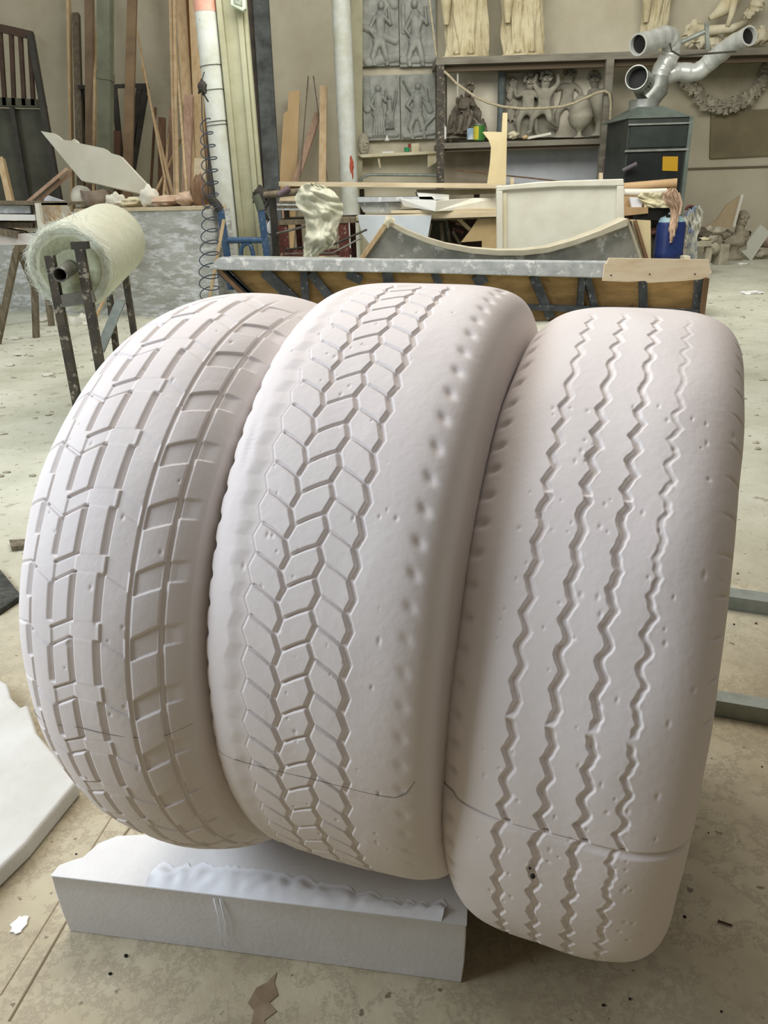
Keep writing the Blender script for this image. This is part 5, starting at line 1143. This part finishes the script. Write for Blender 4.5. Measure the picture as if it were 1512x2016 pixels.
# things under and beside the table
sk_ = thing('white_basin', W(780, 560, YM+.6)*np.array([1, 1, 0]), 'white plastic basin standing under the work table', 'basin')
part('bowl', MB().slab([(704, 425), (850, 424), (842, 470), (822, 490), (835, 600), (740, 600), (735, 490), (712, 460)], YM-.08, .4), mat('basin_white', srgb(196, 204, 210), srgb(186, 194, 200), 3, .4), sk_)
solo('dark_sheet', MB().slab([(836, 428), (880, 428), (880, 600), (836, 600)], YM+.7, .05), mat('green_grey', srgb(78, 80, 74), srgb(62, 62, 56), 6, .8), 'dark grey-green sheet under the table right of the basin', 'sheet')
for k, (a, b, w, m_) in enumerate((((850, 440), (843, 475), 2, OLDPL), ((868, 440), (872, 480), 6, WOODG), ((878, 430), (886, 480), 6, STEELD), ((891, 455), (905, 480), 5, WOODG), ((902, 430), (925, 452), 7, MDF), ((885, 432), (905, 436), 4, WOODB), ((897, 440), (915, 444), 4, WOODG), ((890, 450), (912, 458), 6, REDST))):
    p_ = W(*a, YM+.3+.02*k); q_ = W(*b, YM+.3+.02*k); s_ = mpp(p_)
    if k in (0, 1, 2, 3): q_ = p_+(q_-p_)*(p_[2]/(p_[2]-q_[2]))
    solo('offcut_strip', MB().beam(p_, q_, w*s_, .03, side=(1, 0, 0) if k not in (5, 6, 7) else (0, 0, 1)), m_, ['thin grey rod among the scrap under the table', 'grey stick among the scrap under the table', 'dark steel strip among the scrap under the table', 'leaning grey slat among the scrap under the table', 'pale diagonal slat under the table', 'brown offcut high under the table', 'grey offcut in the middle of the scrap', 'reddish offcut low in the scrap'][k], 'offcut', 'scrap under the table')
solo('under_table_shade', MB().slab([(868, 428), (1000, 428), (1000, 600), (868, 600)], YM+.85, .1), mat('shade_brown', srgb(74, 58, 48), srgb(60, 48, 42), 4, .9), 'dark brown sheet added for the shade at the back of the space under the table', 'panel')  # added sheet, its dark brown stands for shade below the table
solo('arrow_board', MB().slab([(943, 428), (985, 426), (985, 600), (950, 600), (949, 474), (908, 477), (925, 455)], YM+.05, .04), mat('ply_tan', srgb(178, 156, 116), srgb(164, 142, 102), 3, .7), 'tan board with a pointed cut side leaning under the table', 'board')
cb = thing('leaning_boards', W(1258, 520, YM-.2)*np.array([1, 1, 0]), 'beige boards leaning under the right end of the table', 'boards')
part('board', MB().slab([(1238, 432), (1281, 434), (1282, 600), (1240, 600)], YM-.2, .04), MDF, cb)
for a, b, m_ in (((1240, 436), (1272, 540), WOODG), ((1250, 434), (1282, 540), WOODB), ((1236, 432), (1244, 460), WOODB)):
    part('slat', MB().beam(W(*a, YM-.24), W(*b, YM-.24), .035, .03), m_, cb)
ad = thing('dusty_amplifier', W(1292, 560, YM+.1)*np.array([1, 1, 0]), 'dusty dark equipment case standing left of the blue drum', 'case')
ac_ = part('case', MB().slab([(1283, 436), (1306, 436), (1300, 600), (1283, 600)], YM+.1, .35), mat('dusty_case', srgb(88, 84, 72), srgb(66, 62, 54), 6, .8), ad)
part('knob', MB().tube([W(1287, 455, YM+.09), W(1287, 455, YM+.05)], .04, 12), REDST, ac_)
bj = thing('blue_drum', W(1327, 565, 9.15)*np.array([1, 1, 0]), 'tall translucent blue plastic drum standing right of the table', 'drum'); c = W(1327, 508, 9.15); c = np.array([c[0], 9.35, 0]); ztd = W(1327, 436, 9.2)[2]
o = part('drum_body', MB().lathe([(.155, 0), (.165, .03), (.165, ztd*.5), (.172, ztd*.52), (.165, ztd*.54), (.165, ztd-.05), (.15, ztd-.01)], c, 24, (1, .8)), BLUEJ, bj, 50)
part('drum_top', MB().lathe([(.15, 0), (.13, .045), (.05, .075), (.045, .10)], c+np.array([.0, 0, ztd-.01]), 24, (1, .8)), mat('pale_blue', srgb(150, 178, 182), srgb(120, 150, 170), 8, .4), bj, 50)
part('cap', MB().lathe([(.03, 0), (.03, .05)], c+np.array([-.06, -.05, ztd+.02]), 12), BLACK, bj, 50)
solo('cream_block', MB().slab([(1347, 505), (1359, 504), (1361, 594), (1345, 594)], 9.0, .12), CREAM, 'cream block at the foot of the blue drum', 'block')
crumple('feed_bag', [(406, 1358, 1378), (418, 1348, 1386), (435, 1346, 1384), (450, 1352, 1378), (470, 1352, 1372), (592, 1350, 1376)], 9.9, .01, mat('bag_blue', srgb(190, 190, 176), srgb(110, 124, 150), 7, .6, ramp=(.5, .62)), 'crumpled white and blue printed sack leaning behind the blue drum', 'bag', .06, 3)
mb = MB(); mb.tube([W(1360+9*math.cos(t), 414-8*math.sin(t), 9.85) for t in np.linspace(0, math.pi, 12)], .018, 6); solo('bag_rim', mb, REDST, 'dark curved rim at the mouth of the printed sack', 'rim', smooth=60)
st2 = thing('low_bench', W(1378, 515, 10.6)*np.array([1, 1, 0]), 'low grey bench against the wall right of the blue drum', 'bench'); zb2 = W(1378, 476, 10.6)[2]
part('top', MB().box(W(1350, 478, 10.6)[0], W(1401, 478, 10.6)[0], 10.6, 11.2, zb2-.06, zb2), OLDPL, st2)
for px in (1352, 1398): 
    for y in (10.62, 11.1): x = W(px, 490, 10.6)[0]; part('leg', MB().box(x-.04, x+.04, y, y+.08, 0, zb2-.06), OLDPL, st2)
part('shade_board', MB().box(W(1352, 478, 10.6)[0], W(1395, 478, 10.6)[0], 11.0, 11.05, .08, zb2-.06), BLACK, st2, label='black board added for the shade under the bench')  # added black board stands for the shade below the bench top
lump(1385, 471, 9, 10.8, CREAM, 'cream plaster lump on the low bench', (1.4, .7, .4), seed=12)
lump(1372, 472, 7, 10.75, IRON, 'dark lump on the low bench beside the cream one', (1.2, .7, .5), seed=14)
for k, (px, py, r, m_, lb) in enumerate(((1382, 458, 12, CLAY, 'brown stone lump behind the low bench'), (1402, 470, 10, OLDPL, 'grey stone lump between bench and bust'), (1412, 455, 11, OLDPL, 'rounded grey stone beside the bust shoulder'), (1395, 452, 9, OLDPL, 'small pointed stone under the tilted board'), (1405, 490, 15, OLDPL, 'big pale stone low left of the bust'))):
    lump(px, py, r, 11.9, m_, lb, (1.2, .8, .8), seed=k+30, grp='stones by the right wall')
mb = MB().box(*(float(W(1395, 500, 12.2)[0]), float(W(1412, 500, 12.2)[0])), 11.8, 12.3, 0, float(W(1400, 480, 12)[2])); solo('stone_pedestal', mb, OLDPL, 'grey stone plinth left of the bust', 'plinth')
solo('tilted_board', MB().slab([(1380, 450), (1412, 432), (1432, 402), (1459, 384), (1462, 386), (1446, 445), (1400, 452)], 12.4, .04), mat('board_beige', srgb(176, 160, 130), srgb(164, 148, 118), 3, .75), 'tilted beige board leaning by the wall left of the bust', 'board')
solo('pale_lath', MB().beam(W(1461, 383, 12.35), W(1444, 446, 12.35), .035, .04), OFFW, 'thin pale lath on the right edge of the tilted board', 'lath')
bu = thing('portrait_bust', G(1445, 513), 'weathered classical bust with curly hair on a round foot by the right wall', 'bust'); bc = G(1442, 512); sb_ = mpp(bc)
BM_ = mat('bust_stone', srgb(168, 160, 140), srgb(140, 132, 114), 5, .85, .003, 12)
part('foot', MB().lathe([(17*sb_, 0), (18*sb_, 4*sb_), (14*sb_, 9*sb_), (9*sb_, 13*sb_), (8*sb_, 20*sb_), (13*sb_, 26*sb_)], bc, 20), BM_, bu, 50)
mb = MB(); mb.blob(bc+np.array([0, 0, 36*sb_]), 19*sb_, (1.25, .75, .75), 14, .12, 2); mb.blob(bc+np.array([-20*sb_, -.02, 48*sb_]), 10*sb_, (1.1, .8, .8), 10, .2, 3); mb.blob(bc+np.array([10*sb_, 0, 47*sb_]), 14*sb_, (1.1, .8, .7), 10, .1, 4)
part('chest', mb, BM_, bu, 180)
mb = MB(); hd = bc+np.array([7*sb_, 0, 74*sb_]); mb.tube([bc+np.array([4*sb_, 0, 44*sb_]), hd-np.array([0, 0, 6*sb_])], [9*sb_, 8*sb_], 14); mb.blob(hd, 12*sb_, (.85, 1, 1.3), 14, .03, 2)
mb.blob(hd+np.array([3*sb_, -11.5*sb_, -1*sb_]), 2.4*sb_, (.9, 1.2, 1.8), 8); mb.blob(hd+np.array([3*sb_, -10*sb_, -8*sb_]), 3*sb_, (1.3, .7, .5), 8)
part('head', mb, BM_, bu, 180)
mb = MB(); r9 = np.random.default_rng(12)
for k in range(46):
    a = r9.uniform(0, 2*math.pi); e = r9.uniform(.15, 1.5); mb.blob(hd+np.array([math.cos(a)*math.cos(e)*11, math.sin(a)*math.cos(e)*11, math.sin(e)*13+1])*sb_, 3.6*sb_, n=6)
part('curly_hair', mb, BM_, bu, 180)
solo('white_tile', MB().slab([(1498, 442), (1516, 458), (1479, 514), (1458, 494), (1470, 492), (1471, 478)], 12.5, .04), mat('tile_pale', srgb(196, 198, 186), rough=.7), 'pale square board standing on its corner right of the bust', 'board')
lump(1468, 460, 9, 12.9, IRON, 'dark green lump behind the bust shoulder', (1.2, .7, .6), seed=41)
lump(1500, 500, 14, 12.6, OLDPL, 'pale stone low at the right edge behind the tilted square', (1.6, .8, .5), seed=42)
lump(1505, 478, 12, 12.8, mat('pinkish_stone', srgb(176, 160, 144), rough=.85), 'pinkish stone slab at the right edge', (1.4, .8, .8), seed=43)
solo('white_stick', MB().beam(G(1398, 520), G(1432, 521), .02, .03), WHITE, 'white stick lying on the floor left of the bust foot', 'stick')
for k, (px, py, r, lb) in enumerate(((1463, 521, .05, 'white chip on the floor before the bust'), (1468, 578, .05, 'white flake left of centre on the right floor'), (1482, 579, .07, 'long pale flake on the right floor'))):
    solo('plaster_chunk', MB().blob(G(px, py)+np.array([0, 0, r*.2]), r, (1.6, .7, .3), 8, .3, k+50), WHITE, lb, 'chunk', smooth=40)
# ------------------------------------------------------------------ hand truck, plastic film on its stand
YC = 8.15
bt = thing('hand_truck', W(485, 560, YC)*np.array([1, 1, 0]), 'blue steel hand truck standing in front of the posts', 'hand truck')
def tb_(px, r, Y=YC): return MB().tube([W(a, b, Y) for a, b in px], r, 10)
part('side_rail', tb_([(434, 413), (447, 500), (455, 570)], .036), BLUEST, bt, 60); part('side_rail', tb_([(514, 413), (525, 500), (530, 570)], .036), BLUEST, bt, 60)
part('grip', tb_([(412, 388), (426, 402), (434, 414)], .042), IRON, bt, 60, 'black rubber grip'); part('grip', tb_([(503, 384), (510, 400), (514, 414)], .042), mat('dirty_green', srgb(90, 96, 80), rough=.7), bt, 60, 'dirty green grip')
part('cross_bar', tb_([(446, 473), (522, 473)], .032), BLUEST, bt, 60); part('inner_loop', tb_([(474, 520), (475, 490), (479, 482), (488, 479), (494, 484), (503, 520)], .022), BLUEST, bt, 60)
ps = thing('pipe_clamp_stand', W(540, 560, 8.6)*np.array([1, 1, 0]), 'dark clamp stand with a pipe arm holding plastic film', 'stand')
a = W(535, 372, 8.6); b = W(545, 510, 8.6); b = b+(b-a)*(b[2]/(a[2]-b[2])); part('post', MB().beam(a, b, .07, .06), IRON, ps)
part('arm', MB().tube([W(506, 386, 8.6), W(604, 376, 8.5)], .035, 12), WOODG, ps, 60); part('arm', MB().tube([W(545, 460, 8.55), W(607, 444, 8.5)], .012, 8), PIPEG, ps, 60, 'thin lower rod')
part('clamp', MB().blob(W(512, 384, 8.6), .08, (1, .8, .9), 8, .4, 2), IRON, ps, 50); part('clamp', MB().tube([W(548, 384, 8.5), W(570, 370, 8.5)], .03, 8), mat('purple_grey', srgb(108, 92, 98), rough=.6), ps, 60)
mb = MB(); mb.beam(W(545, 490, 8.6), W(528, 530, 8.6), .04, .04); mb.tube([W(528, 395, 8.6), W(516, 415, 8.55), W(524, 430, 8.6)], .03, 8); mb.tube([W(530, 430, 8.6), W(522, 450, 8.6), W(530, 462, 8.6), W(540, 458, 8.6)], .008, 6); part('bracket', mb, IRON, ps, 60)
crumple('plastic_film', [(361, 602, 622), (366, 594, 640), (376, 586, 656), (390, 580, 668), (405, 583, 676), (420, 596, 676), (438, 602, 668), (455, 602, 662), (470, 600, 662), (484, 598, 656), (498, 597, 632), (508, 596, 624)], 8.46, .003, PLASTIC, 'crumpled translucent yellowish plastic film hanging from the pipe arm', 'film', .07, 4, 90, 3)
part('oval_disc', MB().blob(W(529, 447, 8.62), .075, (.6, .4, 1.4), 10), WHITE, ps, 180, 'small white oval disc')
part('thin_rod', MB().tube([W(560, 492, 8.6), W(660, 480, 8.75), W(722, 452, 8.9)], .012, 6), IRON, ps, 60)
part('thin_rod', MB().tube([W(560, 500, 8.6), W(655, 498, 8.7), W(712, 468, 8.85)], .010, 6), PIPEG, ps, 60)
# ------------------------------------------------------------------ long mould with plywood underside
YL = 7.35
mo = thing('casting_mould', W(900, 620, YL)*np.array([1, 1, 0]), 'long grey-rimmed casting mould with plywood underside and steel ribs, behind the tyres', 'mould')
bar = MB().prism([W(410, 529, YL-.15), W(430, 508, YL-.12), W(800, 512, YL-.12), W(1205, 516, YL-.12), W(1205, 548, YL-.15), W(800, 537, YL-.15), W(440, 532, YL-.15)], (0, .16, 0))
o = part('rim_bar', bar, MOULDB, mo); bevel(o, .01, 2)
ply = MB().prism([W(426, 528, YL+.02), W(1392, 545, YL+.02), W(1384, 630, YL+.0), W(1100, 640, YL), W(600, 640, YL), W(495, 592, YL+.02)], (0, .04, 0))
for v in range(len(ply.v)): ply.v[v] = (ply.v[v][0], ply.v[v][1], max(0, ply.v[v][2]))
part('plywood_panel', ply, PLY, mo)
part('back_rim', MB().prism([W(430, 508, YL+.7), W(1390, 512, YL+.7), W(1390, 540, YL+.7), W(430, 530, YL+.7)], (0, .05, 0)), MOULDB, mo)
part('tray_floor', MB().prism([W(432, 514, YL+.06), W(1390, 530, YL+.06), W(1390, 530, YL+.06)+np.array([0, .65, 0]), W(432, 514, YL+.06)+np.array([0, .65, 0])], (0, 0, -.03)), MOULDG, mo)
for a, b, w in (((436, 532), (500, 592), .085), ((448, 532), (510, 592), .03), ((520, 534), (585, 595), .10), ((598, 534), (604, 620), .07), ((612, 538), (655, 592), .08), ((683, 538), (712, 552), .08), ((762, 536), (766, 560), .10), ((855, 538), (865, 560), .07), ((940, 540), (950, 560), .12), ((1050, 544), (1084, 628), .08), ((1146, 546), (1140, 622), .055), ((1156, 546), (1174, 628), .06), ((1265, 550), (1266, 628), .07), ((1378, 548), (1370, 632), .085)):
    p_ = W(*a, YL-.03); q_ = W(*b, YL-.03); q_[2] = max(q_[2], .03)
    part('steel_rib', MB().beam(p_, q_, w, .05), RIB, mo)
part('bottom_rail', MB().beam(W(900, 600, YL-.05), W(1374, 615, YL-.05), .055, .05, side=(0, 0, 1)), RIB, mo)
part('end_board', MB().prism([W(1389, 548, YL-.1), W(1397, 548, YL-.1), W(1386, 632, YL-.1), W(1378, 632, YL-.1)], (0, .6, 0)), WOODB, mo)
part('left_strut', MB().beam(W(430, 530, YL-.08), W(492, 592, YL-.08), .035, .04), WOODB, mo)
# cover board on the right end of the mould
cv = thing('cover_board', W(1295, 555, YL-.2), 'pale plywood strip with three nail holes on the right end of the mould', 'board')
o = part('strip', MB().slab([(1199, 508), (1396, 511), (1398, 528), (1402, 536), (1396, 543), (1380, 550), (1345, 553), (1276, 557), (1270, 553), (1236, 555), (1187, 553), (1191, 520), (1195, 519)], YL-.19, .03), PLYP, cv)
for px, py in ((1203, 542), (1279, 540), (1368, 540)): part('nail_hole', MB().tube([W(px, py, YL-.192), W(px, py, YL-.196)], .007, 8), BLACK, cv)
# arched piece standing on the mould
am = thing('arched_mould', W(990, 512, YL+.25), 'grey crescent-shaped mould with a pale rim standing on the long mould', 'mould')
arc = [(768, 436), (800, 452), (840, 468), (880, 480), (930, 489), (980, 493), (1030, 493), (1080, 487), (1130, 473), (1180, 455), (1236, 430)]
arcl = [(a, b+10) for a, b in arc]; arcl[0] = (772, 447); arcl[-1] = (1236, 444)
part('plate', MB().slab([(706, 516)]+[(764, 438)]+arcl+[(1264, 512), (1264, 516)], YL+.22, .12), MOULDG, am)
mb = MB()
for (a, b), (c_, d_), (e, f), (g, h_) in zip(arc[:-1], arc[1:], arcl[1:], arcl[:-1]): mb.slab([(a, b), (c_, d_), (e, f), (g, h_)], YL+.14, .26)
part('curved_rim', mb, mat('rim_cream', srgb(196, 190, 168), srgb(178, 172, 150), 5, .75), am, label='pale curved rim')
part('side_strip', MB().slab([(704, 514), (760, 434), (768, 438), (714, 514)], YL+.16, .10), WOODY, am, label='pale wooden side strip'); part('rim_knob', MB().blob(W(766, 436, YL+.15), .04, (1, 1, 1.2), 7, .4), CREAM, am, 60)
part('side_strip', MB().slab([(1234, 432), (1238, 432), (1266, 512), (1260, 512)], YL+.18, .10), mat('rim_cream', srgb(196, 190, 168), rough=.75), am)
